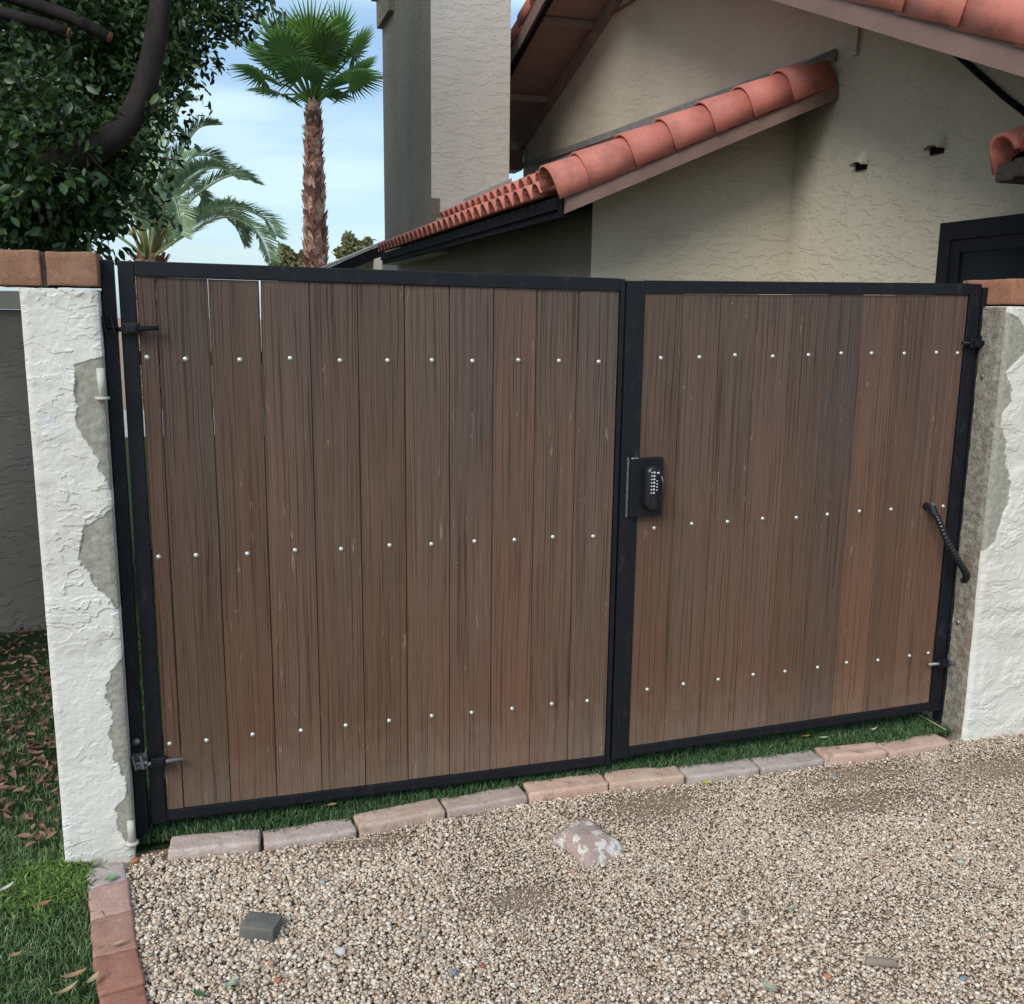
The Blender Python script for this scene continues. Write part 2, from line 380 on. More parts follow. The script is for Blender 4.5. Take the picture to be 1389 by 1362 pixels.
def m_dirt():
    k = NT('gravel_bed'); v = k.map((1, 1, 1)); a = k.noise(v, 3, 6, 0.65); f = k.noise(v, 110, 4, 0.7); w = k.voro(v, 90)
    c = k.mix(k.rng(a, 0.35, 0.65), (0.26, 0.185, 0.13, 1), (0.32, 0.24, 0.18, 1))
    c = k.mix(k.rng(f, 0.4, 0.7, 0, 0.6), c, (0.36, 0.29, 0.22, 1))
    k.set(col=c, rough=0.95, spec=0.15); k.bump(k.math('ADD', f, w), 0.006); return k.m
M_DIRT = m_dirt()
def m_turf():
    k = NT('turf_base'); v = k.map((1, 1, 1)); a = k.noise(v, 2.5, 5, 0.6); f = k.noise(v, 160, 4, 0.7)
    c = k.mix(k.rng(a, 0.35, 0.65), (0.045, 0.085, 0.03, 1), (0.06, 0.105, 0.035, 1))
    c = k.mix(k.rng(f, 0.35, 0.7), (0.02, 0.035, 0.013, 1), c)
    k.set(col=c, rough=0.9, spec=0.15); k.bump(f, 0.012); return k.m
M_TURF = m_turf()

# ------------------------------------------------------------------ setting: ground, lawn, path
def sheet(name, poly, z, mat, kind='structure'):
    o = obj(name, [(x, y, z) for x, y in poly], [tuple(range(len(poly)))], mat); tag(o, kind=kind); return o
sheet('ground', [(-400, -400), (400, -400), (400, 400), (-400, 400)], -0.016, M_DIRT)
sheet('turf_base', [(-.045, -.035), (3.06, -.06), (3.06, .5), (-.045, .5)], .014, M_TURF)
sheet('lawn', [(-7, -0.04), (-0.27, -0.04), (3.06, -0.04), (2.36, 0.5), (2.36, 11.0), (-7, 11.0)], -0.006, M_TURF)
sheet('front_lawn', [(-4, -3.0), (0.25, -3.0), (-0.02, -0.75), (-0.185, -0.12), (-0.26, -0.045), (-4, -0.045)], -0.004, M_TURF)
sheet('path', [(-9, 11.0), (2.2, 11.0), (2.2, 15.0), (-9, 15.0)], -0.002, M_CONCRETE)

# ------------------------------------------------------------------ house (behind the gate, right)
PX = 3.65                                   # gable wall plane
house = thing('house', 'stucco house with red clay tile roofs behind the gate', 'house', loc=(3.65, 2.29, 0))
hinv = Matrix.Translation(-Vector(house.location))
def hp(mb, name, mat, parent=None, smooth=False):
    mb.v = [tuple(Vector(v) - (house.location if True else Vector())) for v in mb.v]
    return mb.build(name, mat, parent or house, smooth)
# gable wall (one wall facing left); ridge runs along x
RY, RZ, XO = 4.44, 4.45, 3.05               # ridge in the plane of the barge boards
def roofz(y): return RZ - 0.43 * (RY - y) if y < RY else RZ - 0.31 * (y - RY)
m = MB(); m.prism([(-0.55, 0), (7.41, 0), (7.41, roofz(7.41) + 0.02), (RY, RZ + 0.02), (-0.55, roofz(-0.55) + 0.02)], 0, PX, 9.0)
hp(m, 'gable_wall', M_WALL)
# bump-out under the low roof
def dz(x): return 2.257 + 0.425 * (x - 2.04)   # deck of the low roof
m = MB(); m.prism([(2.365, 0), (PX + 0.01, 0), (PX + 0.01, dz(PX) - 0.03), (2.365, dz(2.365) - 0.03)], 1, 2.26, 8.9)
def brown_side(o):  # faces pointing left take the darker brown stucco
    o.data.materials.append(M_BROWN)
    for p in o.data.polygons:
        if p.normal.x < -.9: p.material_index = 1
brown_side(hp(m, 'bump_out_wall', M_WALL))
# low roof: deck, barge board, fascia
m = MB(); m.prism([(2.07, dz(2.07) - 0.045), (PX + .004, dz(PX) - 0.045), (PX + .004, dz(PX)), (2.07, dz(2.07))], 1, 1.885, 7.35)
low = hp(m, 'low_roof', M_DARK)
m = MB(); m.prism([(2.052, dz(2.052) - 0.083), (PX - .003, dz(PX) - 0.083), (PX - .003, dz(PX) - .002), (2.052, dz(2.052) - .002)], 1, 1.852, 1.882)
hp(m, 'barge_board', M_TRIM, low)
m = MB(); m.box(2.045, 2.066, 1.90, 7.1, 2.165, 2.262); hp(m, 'fascia_board', M_DARK, low)
m = MB(); m.box(2.030, 2.044, 1.95, 4.2, 2.205, 2.268); m.box(2.030, 2.044, 4.215, 7.1, 2.205, 2.268); hp(m, 'drip_board', M_DARK, low)
m = MB()
m.prism([(2.068, 2.166), (2.365, 2.262), (2.365, 2.272), (2.068, 2.176)], 1, 2.262, 7.0); hp(m, 'soffit', M_DARK, low)
# flashing where the low roof meets the gable wall
m = MB(); m.prism([(1.9, 3.07), (7.38, 3.23), (7.38, 3.285), (1.9, 3.125)], 0, PX - 0.02, PX - 0.006); hp(m, 'wall_flashing', M_DECK, low)
m = MB(); m.prism([(PX - .22, 2.99), (PX - .024, 3.06), (PX - .024, 3.125), (PX - .22, 3.03)], 1, 1.88, 1.90); hp(m, 'flashing_end', M_DECK, low)

# barrel tile (runs along +x locally, open below), nose at x=0
def barrel(L, r0, r1, skirt, th=0.012, n=10, a0=0.0, a1=math.pi):
    V = []; F = []
    prof = []
    def ring(x, r, rr):
        pts = [(x, -rr, -skirt)] if skirt else []
        for i in range(n + 1):
            a = a1 - (a1 - a0) * i / n
            pts.append((x, rr * math.cos(a), rr * math.sin(a)))
        return pts
    rings = [ring(0, r0, r0 - th), ring(0, r0, r0), ring(L, r1, r1), ring(L, r1, r1 - th)]
    k = len(rings[0])
    for q in rings: V += q
    for a in range(3):
        for i in range(k - 1): F.append((a * k + i, a * k + i + 1, (a + 1) * k + i + 1, (a + 1) * k + i))
    for i in range(k - 1): F.append((3 * k + i, 3 * k + i + 1, i + 1, i))
    for i in (0, k - 1): F.append((i, k + i, 2 * k + i, 3 * k + i))
    return V, F
th = math.atan(0.425)
V, F = barrel(0.335, 0.114, 0.098, 0.075)
rake_src = None
H0 = Vector(house.location)
for i, x in enumerate((1.985, 2.155, 2.408, 2.632, 2.868, 3.096, 3.335)):
    loc = Vector((x, 1.948, dz(x) + 0.075 + (0.010 if i else 0.006)))
    if rake_src is None:
        rake_src = obj('rake_tile', V, F, M_TILE, low, True); o = rake_src
        bm = bmesh.new(); bm.from_mesh(o.data); bmesh.ops.recalc_face_normals(bm, faces=bm.faces[:]); bm.to_mesh(o.data); bm.free()
        o.data.polygons.foreach_set('use_smooth', [True] * len(o.data.polygons))
    else: o = share('rake_tile', rake_src, low)
    if i == 6: o.scale.x = .86
    o.location = loc - H0; o.rotation_euler = (random.uniform(-.02, .02), -th + 0.035, random.uniform(-.012, .012))
# field tiles: S profile
def s_tile(L, r, w, th=0.012, n=6):
    prof = []
    for i in range(n + 1):
        a = math.pi - math.pi * i / n; prof.append((r * math.cos(a), r * math.sin(a)))
    for i in range(1, 4):
        t = i / 3; prof.append((r + (w - 2 * r) * t, -0.018 * math.sin(math.pi * t)))
    V = []; F = []
    k = len(prof)
    for x, lift in ((0, 0.012), (L, -0.004)):
        for dzz in (0, -th):
            V += [(x, p[0], p[1] + lift + dzz) for p in prof]
    for i in range(k - 1):
        F += [(i, i + 1, 2 * k + i + 1, 2 * k + i), (k + i, 3 * k + i, 3 * k + i + 1, k + i + 1), (i, k + i, k + i + 1, i + 1), (2 * k + i, 2 * k + i + 1, 3 * k + i + 1, 3 * k + i)]
    F += [(0, 2 * k, 3 * k, k), (k - 1, 2 * k - 1, 4 * k - 1, 3 * k - 1)]
    return V, F
V, F = s_tile(0.40, 0.058, 0.17)
ft_src = None
for c in range(5):
    for j in range(29):
        y = 2.13 + 0.17 * j
        x = 1.985 + c * 0.31
        if 5.62 < y < 8.0 and c > 0 and x > 2.0 and x < 2.85: continue
        if y > 7.0: continue
        loc = Vector((x, y, dz(x) + 0.060 + (0.055 if c else 0)))
        if ft_src is None:
            ft_src = obj('roof_tile', V, F, M_TILE, low, True); o = ft_src
            bm = bmesh.new(); bm.from_mesh(o.data); bmesh.ops.recalc_face_normals(bm, faces=bm.faces[:]); bm.to_mesh(o.data); bm.free()
        else: o = share('roof_tile', ft_src, low)
        o.location = loc - H0; o.rotation_euler = (0, -th + 0.115 + random.uniform(-.008, .008), random.uniform(-.01, .01))
# chimney
m = MB(); m.prism([(2.21, 2.2), (2.92, 2.2), (2.92, 6.2), (2.21, 6.2)], 1, 5.6, 7.85)
ch = hp(m, 'chimney', M_CHIM); brown_side(ch)
m = MB(); m.box(2.209, 2.285, 5.595, 5.7, 2.3, 2.665); hp(m, 'brown_patch', M_BROWN, ch)  # darker brown patch at the front left of the chimney base
m = MB(); m.prism([(7.2, 4.62), (7.87, 4.62), (7.87, 4.9), (7.2, 4.9)], 0, 2.155, 2.2095); m.prism([(7.1, 4.9), (7.93, 4.9), (7.93, 5.6), (7.1, 5.6)], 0, 2.11, 2.2095)
hp(m, 'chimney_ledge', M_BROWN, ch)
def cy(x): return dz(x) + 0.095
m = MB(); m.prism([(2.50, cy(2.5)), (2.935, cy(2.935)), (2.935, cy(2.935) + 0.135), (2.50, cy(2.5) + 0.125)], 1, 5.565, 5.598); hp(m, 'chimney_flashing', M_FLASH, ch)
m = MB(); m.prism([(2.25, cy(2.25) - .05), (2.498, cy(2.498)), (2.498, cy(2.498) + .055), (2.25, cy(2.25) + 0.05)], 1, 5.575, 5.598); hp(m, 'flashing_step', M_FLASH, ch)

# upper roof of the gable
def slab(y0, y1, lo, hi, x0, x1):
    return [(y0, roofz(y0) + lo), (y1, roofz(y1) + lo), (y1, roofz(y1) + hi), (y0, roofz(y0) + hi)]
EN, EF = -0.75, 7.75                        # near and far eaves
m = MB()
m.prism(slab(EN, RY, 0.0, 0.10, 0, 0), 0, XO + 0.03, 9.2); m.prism(slab(RY, EF, 0.0, 0.10, 0, 0), 0, XO + 0.03, 9.2)
up = hp(m, 'upper_roof', M_SOFFIT)
m = MB(); m.prism(slab(EN, RY, 0.0, 0.115, 0, 0), 0, XO, XO + 0.028); hp(m, 'barge_board', M_TRIM, up)
m = MB(); m.prism(slab(RY + .002, EF, -0.04, 0.115, 0, 0), 0, XO, XO + 0.028); hp(m, 'barge_board', M_TRIM, up)
m = MB(); m.prism(slab(RY + .002, EF, -0.075, -0.043, 0, 0), 0, XO + 0.004, XO + 0.05); hp(m, 'soffit_moulding', M_DARK, up)
m = MB(); m.prism(slab(RY, 7.5, -0.11, -0.002, 0, 0), 0, PX - 0.05, PX - 0.004); hp(m, 'frieze_board', M_SOFFIT, up)
for y in (5.35, 6.55): 
    m = MB(); z = roofz(y); m.box(XO + .052, PX - .052, y - .02, y + .02, z - 0.06, z - 0.004); hp(m, 'soffit_batten', M_SOFFIT, up)
m = MB(); m.box(PX - 0.30, PX - 0.004, 7.40, 7.43, roofz(7.41) - 0.30, roofz(7.41) - 0.11); m.box(PX - .30, PX - .004, 7.43, 7.72, roofz(7.7) - .22, roofz(7.7) - .19); hp(m, 'eave_return', M_TRIM, up)
V, F = barrel(0.42, 0.105, 0.092, 0.09)
urt = {}
def slope_tile(y, sgn):
    if sgn not in urt:
        o = obj('rake_tile', [(v[0], -v[1] if sgn > 0 else v[1], v[2]) for v in V], F, M_TILE, up, True); urt[sgn] = o
        bm = bmesh.new(); bm.from_mesh(o.data); bmesh.ops.recalc_face_normals(bm, faces=bm.faces[:]); bm.to_mesh(o.data); bm.free()
    else: o = share('rake_tile', urt[sgn], up)
    ax = Vector((0, 1, 0.43)).normalized() if sgn > 0 else Vector((0, -1, 0.31)).normalized()
    ay = Vector((-1, 0, 0)) if sgn > 0 else Vector((1, 0, 0))
    M = Matrix((ax, ay, ax.cross(ay))).transposed()
    o.rotation_euler = (M @ Matrix.Rotation(0.035, 3, 'Y')).to_euler()
    o.location = Vector((XO + 0.085, y, roofz(y) + 0.205)) - H0
# the skirt must hang on the outer (left) side on both slopes
for i in range(16): slope_tile(EN - 0.03 + i * 0.335, 1)
for i in range(10): slope_tile(EF + 0.03 - i * 0.335, -1)
# field tiles of the upper roof, seen edge-on beyond the rake
V2, F2 = s_tile(0.42, 0.075, 0.22)
mbt = MB()
ax = Vector((0, 1, 0.43)).normalized(); zz = Vector((0, -0.43, 1)).normalized(); yy = zz.cross(ax)
for c in range(5):
    for j in range(16):
        base = Vector((XO + 0.22 + 0.22 * j, EN + c * 0.335, roofz(EN + c * 0.335) + 0.13))
        mbt.add([base + ax * v[0] + yy * v[1] + zz * (v[2] + 0.03) for v in V2], F2)
o = hp(mbt, 'field_tiles', M_TILE, up); tag(o, kind='stuff')
# conduit on the gable wall
m = MB(); m.tube([(PX - .012, 7.52, 3.66), (PX - .014, 6.85, 3.90), (PX - .014, 6.12, 4.15), (PX - .014, 5.4, 4.17), (PX - .014, 4.6, 4.14)], 0.012, 6); hp(m, 'conduit', M_TRIM, None, True)
m = MB(); m.tube([(PX - .014, 0.98, 2.90), (PX - .016, 0.80, 2.76), (PX - .016, 0.62, 2.62), (PX - .016, 0.42, 2.48)], 0.014, 6); hp(m, 'cable', M_DARK, None, True)
m = MB(); m.box(PX - .02, PX - .003, 1.70, 1.735, 3.05, 3.33); hp(m, 'corner_strip', M_WALL)
# hooded vents
for y, z in ((1.60, 2.468), (1.03, 2.465)):
    m = MB(); n = 8
    for i in range(n):
        a0 = math.pi * i / n; a1 = math.pi * (i + 1) / n
        def q(a, r, x, hgt): return (PX + x, y - r * math.cos(a), z + hgt * math.sin(a))
        m.add([q(a0, .052, -.05, .022), q(a1, .052, -.05, .022), q(a1, .055, -.002, .085), q(a0, .055, -.002, .085),
               q(a0, .046, -.05, .016), q(a1, .046, -.05, .016), q(a1, .048, -.002, .075), q(a0, .048, -.002, .075)],
              [(0, 1, 2, 3), (4, 7, 6, 5), (0, 4, 5, 1)])
    v = hp(m, 'vent_hood', M_WALL)
    m = MB(); m.box(PX - 0.012, PX - 0.002, y - .042, y + .042, z - .022, z + .012); hp(m, 'vent_hole', M_GLASS, v)
# window
m = MB()
for (y0, y1, z0, z1) in ((.86, .935, .95, 2.112), (-.05, .86, 2.03, 2.112), (-.05, .86, .95, 1.02)):
    m.box(PX - .03, PX - .003, y0 + .0005, y1, z0, z1)
win = hp(m, 'window', M_WINFRAME)
m = MB(); m.box(PX - .012, PX - .002, -.05, .859, 1.021, 2.029); hp(m, 'pane', M_GLASS, win)
m = MB(); m.box(PX - .022, PX - .013, .80, .858, 1.022, 2.028); m.box(PX - .022, PX - .013, -.05, .80, 1.97, 2.028); hp(m, 'sash', M_WINFRAME, win)
# small tiled eave over the window at the right
m = MB(); m.prism([(3.40, 2.27), (PX - .003, 2.40), (PX - .003, 2.44), (3.40, 2.31)], 1, -0.52, 0.30); se = hp(m, 'small_eave', M_DARK)
Vs, Fs = s_tile(0.36, 0.07, 0.22, 0.018, 8)
Vb, Fb = barrel(0.36, 0.072, 0.066, 0.085, .016)
def etile(Vx, Fx, y, z, x):
    o = obj('eave_tile', [(v[0], -v[1], v[2]) for v in Vx], Fx, M_TILE, se, True)
    bm = bmesh.new(); bm.from_mesh(o.data); bmesh.ops.recalc_face_normals(bm, faces=bm.faces[:]); bm.to_mesh(o.data); bm.free()
    o.location = Vector((x, y, z)) - H0; o.rotation_euler = (0, -0.34, 0)
etile(Vb, Fb, .25, 2.318, 3.30)
for j in range(3): etile(Vs, Fs, .105 - .22 * j, 2.312, 3.315)
for j in range(7):
    mm = MB(); yy_ = .27 - .1 * j; z_ = 2.25 + random.uniform(-.012, .012)
    mm.box(3.32 + random.uniform(-.015, .02), 3.60, yy_ - .052, yy_ + .045, z_ - .045, z_ + .03, .014); hp(mm, 'mortar_bed', M_OLDMORTAR, se)
# lower patio roof further back
def pz(x): return 2.10 + 0.44 * (x - 1.5)
m = MB(); m.prism([(1.2, pz(1.2)), (3.0, pz(3.0)), (3.0, pz(3.0) + .035), (1.2, pz(1.2) + .035)], 1, 9.46, 12.0); pr_ = hp(m, 'patio_roof', M_DECK)
m = MB(); m.prism([(1.2, pz(1.2) - .14), (3.0, pz(3.0) - .14), (3.0, pz(3.0) - .002), (1.2, pz(1.2) - .002)], 1, 9.47, 9.51); hp(m, 'rake_board', M_DARK, pr_)
m = MB(); m.box(2.366, 3.64, 8.902, 12, 0, 2.35); hp(m, 'patio_wall', M_WALL)

# ------------------------------------------------------------------ walls at both sides of the gate
def stucco_face(x0, x1, z0, z1, y, step, seed, widths, side, grow=True):
    nx = int((x1 - x0) / step) + 1; nz = int((z1 - z0) / step) + 1
    X, Z = np.meshgrid(np.linspace(x0, x1, nx), np.linspace(z0, z1, nz))
    wx = fbm(X * 9, Z * 12, seed + 50, 3) - .5; wz = fbm(X * 9, Z * 12, seed + 60, 3) - .5
    jx = fbm(X * 70, Z * 70, seed + 80, 2) - .5
    n = fbm((X + wx * .07 + jx * .010) * 10, (Z + wz * .05 + jx * .006) * 22, seed, 4, .54) * 5.4
    fl = np.floor(n); fr = n - fl
    terr = fl + sstep(.88, 1, fr)
    lip = np.exp(-((fr - .95) / .06) ** 2)
    big = fbm(X * 4, Z * 5, seed + 9, 3)
    rough = fbm(X * 60, Z * 60, seed + 4, 3)
    plate = sstep(.35, .6, fbm(X * 7, Z * 8, seed + 70, 3))
    d = (terr * .0022 + lip * .0019) * (.3 + .7 * plate) + big * .006 + rough * .0018
    zs = np.array([w[0] for w in widths]); ws = np.array([w[1] for w in widths])
    wd = np.interp(Z, zs, ws) + (fbm(X * 34, Z * 34, seed + 20, 5, .6) - .5) * .030
    dist = (x1 - X) if side > 0 else (X - x0)
    mk = sstep(-.0015, .0015, wd - dist)
    base_d = float(d.mean())
    d = d * (1 - mk) + mk * (base_d - .0045 + rough * .003 + (big - .5) * .004) 
    edge = np.minimum(np.minimum(X - x0, x1 - X), 0.02) / .02
    edge = np.clip(edge, 0, 1)
    d = d - (1 - edge) ** 2 * .006
    Y = y - d
    V = np.stack([X, Y, Z], -1).reshape(-1, 3)
    i = np.arange(nx - 1)[None, :] + nx * np.arange(nz - 1)[:, None]; i = i.ravel()
    F = np.stack([i, i + 1, i + nx + 1, i + nx], -1)
    return V, F, mk.ravel(), nx, nz
def pillar(name, label, x0, x1, y0, y1, ztop, step, seed, widths, side):
    t = thing(name, label, 'wall', loc=((x0 + x1) / 2, (y0 + y1) / 2, 0))
    o = Vector(t.location)
    V, F, mk, nx, nz = stucco_face(x0, x1, -0.04, ztop, y0, step, seed, widths, side)
    # close the sides: skirt from the border of the face back to y1
    rows = [np.arange(nx), np.arange(nz) * nx + nx - 1, (nz - 1) * nx + np.arange(nx)[::-1], (np.arange(nz) * nx)[::-1]]
    ring = np.concatenate([r[:-1] for r in rows])
    B = V[ring].copy(); B[:, 1] = y1; nb = len(V)
    V = np.concatenate([V, B]); k = len(ring); j = np.arange(k)
    F2 = np.stack([ring[(j + 1) % k], ring[j], nb + j, nb + (j + 1) % k], -1)
    F = np.concatenate([F, F2]); mk = np.concatenate([mk, np.zeros(k)])
    obj('stucco', V - np.array(o), F, M_PILLAR, t, True, attrs={'mortar': mk})
    return t
LW = [(-.05, -.03), (0, -.02), (.05, .015), (.09, .045), (.16, .05), (.2, .015), (.25, .012), (.30, .03), (.40, .05), (.45, .03), (.52, .05), (.60, .035), (.66, -.02), (.78, -.01), (.83, .03), (.87, .06), (.95, .09), (1.04, .08), (1.07, .02), (1.10, -.01), (1.17, .012), (1.22, .03), (1.28, .05), (1.33, .08), (1.40, .075), (1.50, .072), (1.515, .03), (1.53, -.03), (1.7, -.04)]
lp = pillar('left_wall_end', 'white painted stucco wall end left of the gate with bare mortar patches', -0.248, -0.052, -0.07, 0.13, 1.706, 0.0019, 3, LW, 1)
lp.name = 'stucco_wall_end'
def cap(par, x0, x1, y0, y1, z0, z1, bv=.009, dsp=.010):
    m = MB(); cx, cy_, cz = (x0 + x1) / 2, (y0 + y1) / 2, (z0 + z1) / 2
    bm = bmesh.new(); bmesh.ops.create_cube(bm, size=1, matrix=Matrix.Diagonal((x1 - x0, y1 - y0, z1 - z0, 1)))
    bmesh.ops.bevel(bm, geom=bm.edges[:], offset=bv, segments=2, profile=.6, affect='EDGES')
    bmesh.ops.subdivide_edges(bm, edges=[e for e in bm.edges if e.calc_length() > .03], cuts=4, use_grid_fill=True)
    sd = random.randint(0, 99)
    for v in bm.verts:
        nn = fbm(np.array(v.co.x * 35 + v.co.z * 13 + sd), np.array(v.co.y * 35 + v.co.z * 29 + sd), sd, 3) - .5
        v.co += v.normal * float(nn) * dsp
    me = bpy.data.meshes.new('brick'); bm.to_mesh(me); bm.free()
    me.polygons.foreach_set('use_smooth', [True] * len(me.polygons))
    return me, Vector((cx, cy_, cz))
def brick(name, par, x0, x1, y0, y1, z0, z1, mat, col=(1, 1, 1, 1), rz=0.0, rx=0.0):
    me, c = cap(par, x0, x1, y0, y1, z0, z1, *((.0045, .005) if mat == M_CAPBRICK else (.009, .012)))
    me.materials.append(mat); o = bpy.data.objects.new(name, me); COL.objects.link(o); o.parent = par
    o.location = c - Vector(par.location); o.rotation_euler = (rx, 0, rz); o.color = col; return o
brick('brick', lp, -.315, -.190, -.085, .14, 1.712, 1.806, M_CAPBRICK, (1.0, .93, .85, 1))
brick('brick', lp, -.178, -.049, -.085, .14, 1.714, 1.805, M_CAPBRICK, (.97, .92, .86, 1), .01)
m = MB(); m.box(-.19, -.178, -.06, .13, 1.712, 1.79); m.v = [tuple(Vector(v) - lp.location) for v in m.v]; m.build('mortar_joint', M_MORTAR, lp)
for z0, z1 in ((1.412, 1.492), (.055, .125)):
    m = MB(); m.tube([(-.057, -.088, z0), (-.057, -.088, z1)], .0105, 12); m.tube([(-.057, -.088, z0 - .007), (-.057, -.088, z0)], .02, 12)
    m.box(-.068, -.05, -.085, -.06, z0 + .01, z1 - .01)
    m.v = [tuple(Vector(v) - lp.location) for v in m.v]; m.build('hinge_pin', M_PINTLE, lp, True)

RW = [(-.05, -.03), (0, -.02), (.70, -.02), (.78, .0), (.82, .05), (.9, .065), (.98, .09), (1.05, .09), (1.12, .06), (1.2, .05), (1.25, .02), (1.31, .02), (1.36, .055), (1.40, .05), (1.44, .03), (1.47, .02), (1.5, .05), (1.55, .11), (1.62, .09), (1.66, .05), (1.69, -.01), (1.72, -.03)]
rp = pillar('wall_x', 'white stucco wall right of the gate with grey mortar edge and brick cap', 3.057, 3.64, -0.112, 0.10, 1.706, 0.0028, 31, RW, -1)
rp.name = 'stucco_wall'
# rough mortar return facing the gate
nY, nZ = 40, 330
Yg, Zg = np.meshgrid(np.linspace(-.104, .098, nY), np.linspace(-.03, 1.704, nZ))
dd = fbm(Yg * 22, Zg * 22, 77, 5, .6) * .012 + fbm(Yg * 5, Zg * 4, 78, 3) * .014 - np.clip((-.085 - Yg) / .02, 0, 1) * .008
V = np.stack([3.058 - dd * .75, Yg, Zg], -1).reshape(-1, 3) - np.array(rp.location)
i = (np.arange(nY - 1)[None, :] + nY * np.arange(nZ - 1)[:, None]).ravel()
obj('mortar_return', V, np.stack([i, i + nY, i + nY + 1, i + 1], -1), M_MORTAR, rp, True)
brick('brick', rp, 3.062, 3.165, -.118, .135, 1.714, 1.806, M_CAPBRICK, (1.15, .95, .85, 1))
for k in range(4):
    brick('brick', rp, 3.172 + k * .115, 3.28 + k * .115, -.118, .11, 1.714, 1.806, M_CAPBRICK, (1.45 if k == 0 else 1.2, 1.1, .95, 1))

# shaded garden wall at the left
gw = thing('garden_wall', 'shaded stucco garden wall with a pale cap under the tree', 'wall', loc=(-2, 2.4, 0))
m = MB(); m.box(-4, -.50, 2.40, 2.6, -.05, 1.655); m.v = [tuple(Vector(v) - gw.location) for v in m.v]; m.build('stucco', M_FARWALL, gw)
for k in range(8):
    m = MB(); m.box(-.88 - k * .4, -.49 - k * .4, 2.37, 2.63, 1.658, 1.745, .006); m.v = [tuple(Vector(v) - gw.location) for v in m.v]; m.build('cap_block', M_FLASH, gw)

# ------------------------------------------------------------------ gate posts and leaves
def post(x0, x1, z0, z1, label):
    t = thing('gate_post', label, 'post', 'gate posts', ((x0 + x1) / 2, .025, 0))
    m = MB(); m.box(x0, x1, 0, .05, z0, z1, .004); m.v = [tuple(Vector(v) - t.location) for v in m.v]; m.build('post_tube', M_BLACK, t); return t
p1 = post(-.049, -.0135, -.03, 1.791, 'black steel post against the white wall end, left of the wide leaf')
p2 = post(3.040, 3.083, -.02, 1.777, 'black steel post beside the rough mortar, right of the narrow leaf')
m = MB(); m.box(3.076, 3.081, -.004, -.001, 0, 0.001)
for z in (1.444, .468):
    m = MB(); m.tube([(3.066, -.012, z), (3.052, -.03, z), (3.046, -.034, z)], .010, 8); m.tube([(3.062, -.02, z), (3.06, -.023, z)], .017, 8)
    m.v = [tuple(Vector(v) - p2.location) for v in m.v]; m.build('anchor_bolt', M_STEEL, p2, True)
m = MB(); m.tube([(-.03, -.004, .345), (-.034, -.014, .345)], .011, 8); m.v = [tuple(Vector(v) - p1.location) for v in m.v]; m.build('anchor_bolt', M_STEEL, p1, True)

def leaf(name_label, x0, x1, st_l, st_r, shear, pivot, ztop, zbot, lip_l, lip_r, boards, screws, skip=()):
    t = thing('gate_leaf', name_label, 'gate', 'gate leaves', (pivot, 0, 0))
    def sh(v): return (v[0] - pivot, v[1], v[2] + shear * (v[0] - pivot))
    def put(m, name, mat, par=None, smooth=False): m.v = [sh(v) for v in m.v]; return m.build(name, mat, par or t, smooth)
    m = MB(); m.box(x0, x0 + st_l, 0, .045, zbot, ztop - .0015, .003); put(m, 'stile', M_BLACK)
    m = MB(); m.box(x1 - st_r, x1, 0, .045, zbot, ztop - .0015, .003); put(m, 'stile', M_BLACK)
    m = MB(); m.box(x0 + st_l + .0008, x1 - st_r - .0008, .0005, .045, ztop - .043, ztop, .003); put(m, 'top_rail', M_BLACK)
    m = MB(); m.box(x0 + st_l + .0008, x1 - st_r - .0008, .0005, .045, zbot + .006, zbot + .041, .003); put(m, 'bottom_rail', M_BLACK)
    for z in (1.515, .92, .316):
        m = MB(); m.box(x0 + st_l + .001, x1 - st_r - .001, .034, .062, z - .02, z + .02); put(m, 'cross_rail', M_BLACK)
    scr = None
    for i, (a, b, g0, g1, col) in enumerate(boards):
        # g0: slight lean of the left edge at the top (opens a gap), g1: raggedness of the top end
        cx = (a + b) / 2
        V = []; 
        z0, z1 = zbot + .0415, ztop - .0438 - g1
        zm = z1 - (.12 if i == 1 else .26)
        yb = .006 + random.uniform(0, .003)
        for lv, zz in enumerate((z0, zm, z1)):
            l = a + .0006 + (g0 if lv == 2 else g0 * .05); r = b - .0006
            for (x, y) in ((l, yb + .004), (l + .0022, yb), (r - .0022, yb), (r, yb + .004), (r, yb + .022), (l, yb + .022)):
                V.append((x - cx, y, zz + shear * (x - pivot)))
        F = [(5, 4, 3, 2, 1, 0), (12, 13, 14, 15, 16, 17)]
        for lv in (0, 6): F += [(lv + q_, lv + (q_ + 1) % 6, lv + 6 + (q_ + 1) % 6, lv + 6 + q_) for q_ in range(6)]
        bo = obj('board', V, F, M_BOARD, t); bo.location = (cx - pivot, 0, 0); f_ = random.uniform(.92, 1.1); bo.color = (col[0] * f_ * random.uniform(.98, 1.05), col[1] * f_, col[2] * f_ * random.uniform(.97, 1.03), 1)
        for r_, z in enumerate((1.515, .92, .316)):
            if (i, r_) in skip: continue
            sx = screws[i] + random.uniform(-.005, .005); sz = z + shear * (sx - pivot) + random.uniform(-.004, .004)
            if (i, r_) in SCREWZ: sz = SCREWZ[(i, r_)]
            if scr is None:
                sm = MB()
                sm.tube([(0, .002, 0), (0, -.0012, 0)], [.0075, .0075], 10); sm.tube([(0, -.0012, 0), (0, -.004, 0), (0, -.0052, 0)], [.0056, .005, .0025], 10)
                scr = sm.build('screw', M_ZINC, bo, True); s_ = scr
            else: s_ = share('screw', scr, bo)
            s_.location = (sx - cx, yb, sz)
    return t, put
SCREWZ = {}
def tint(r, g=None, b=None): return (r, g if g else r, b if b else r, 1)
LB = []
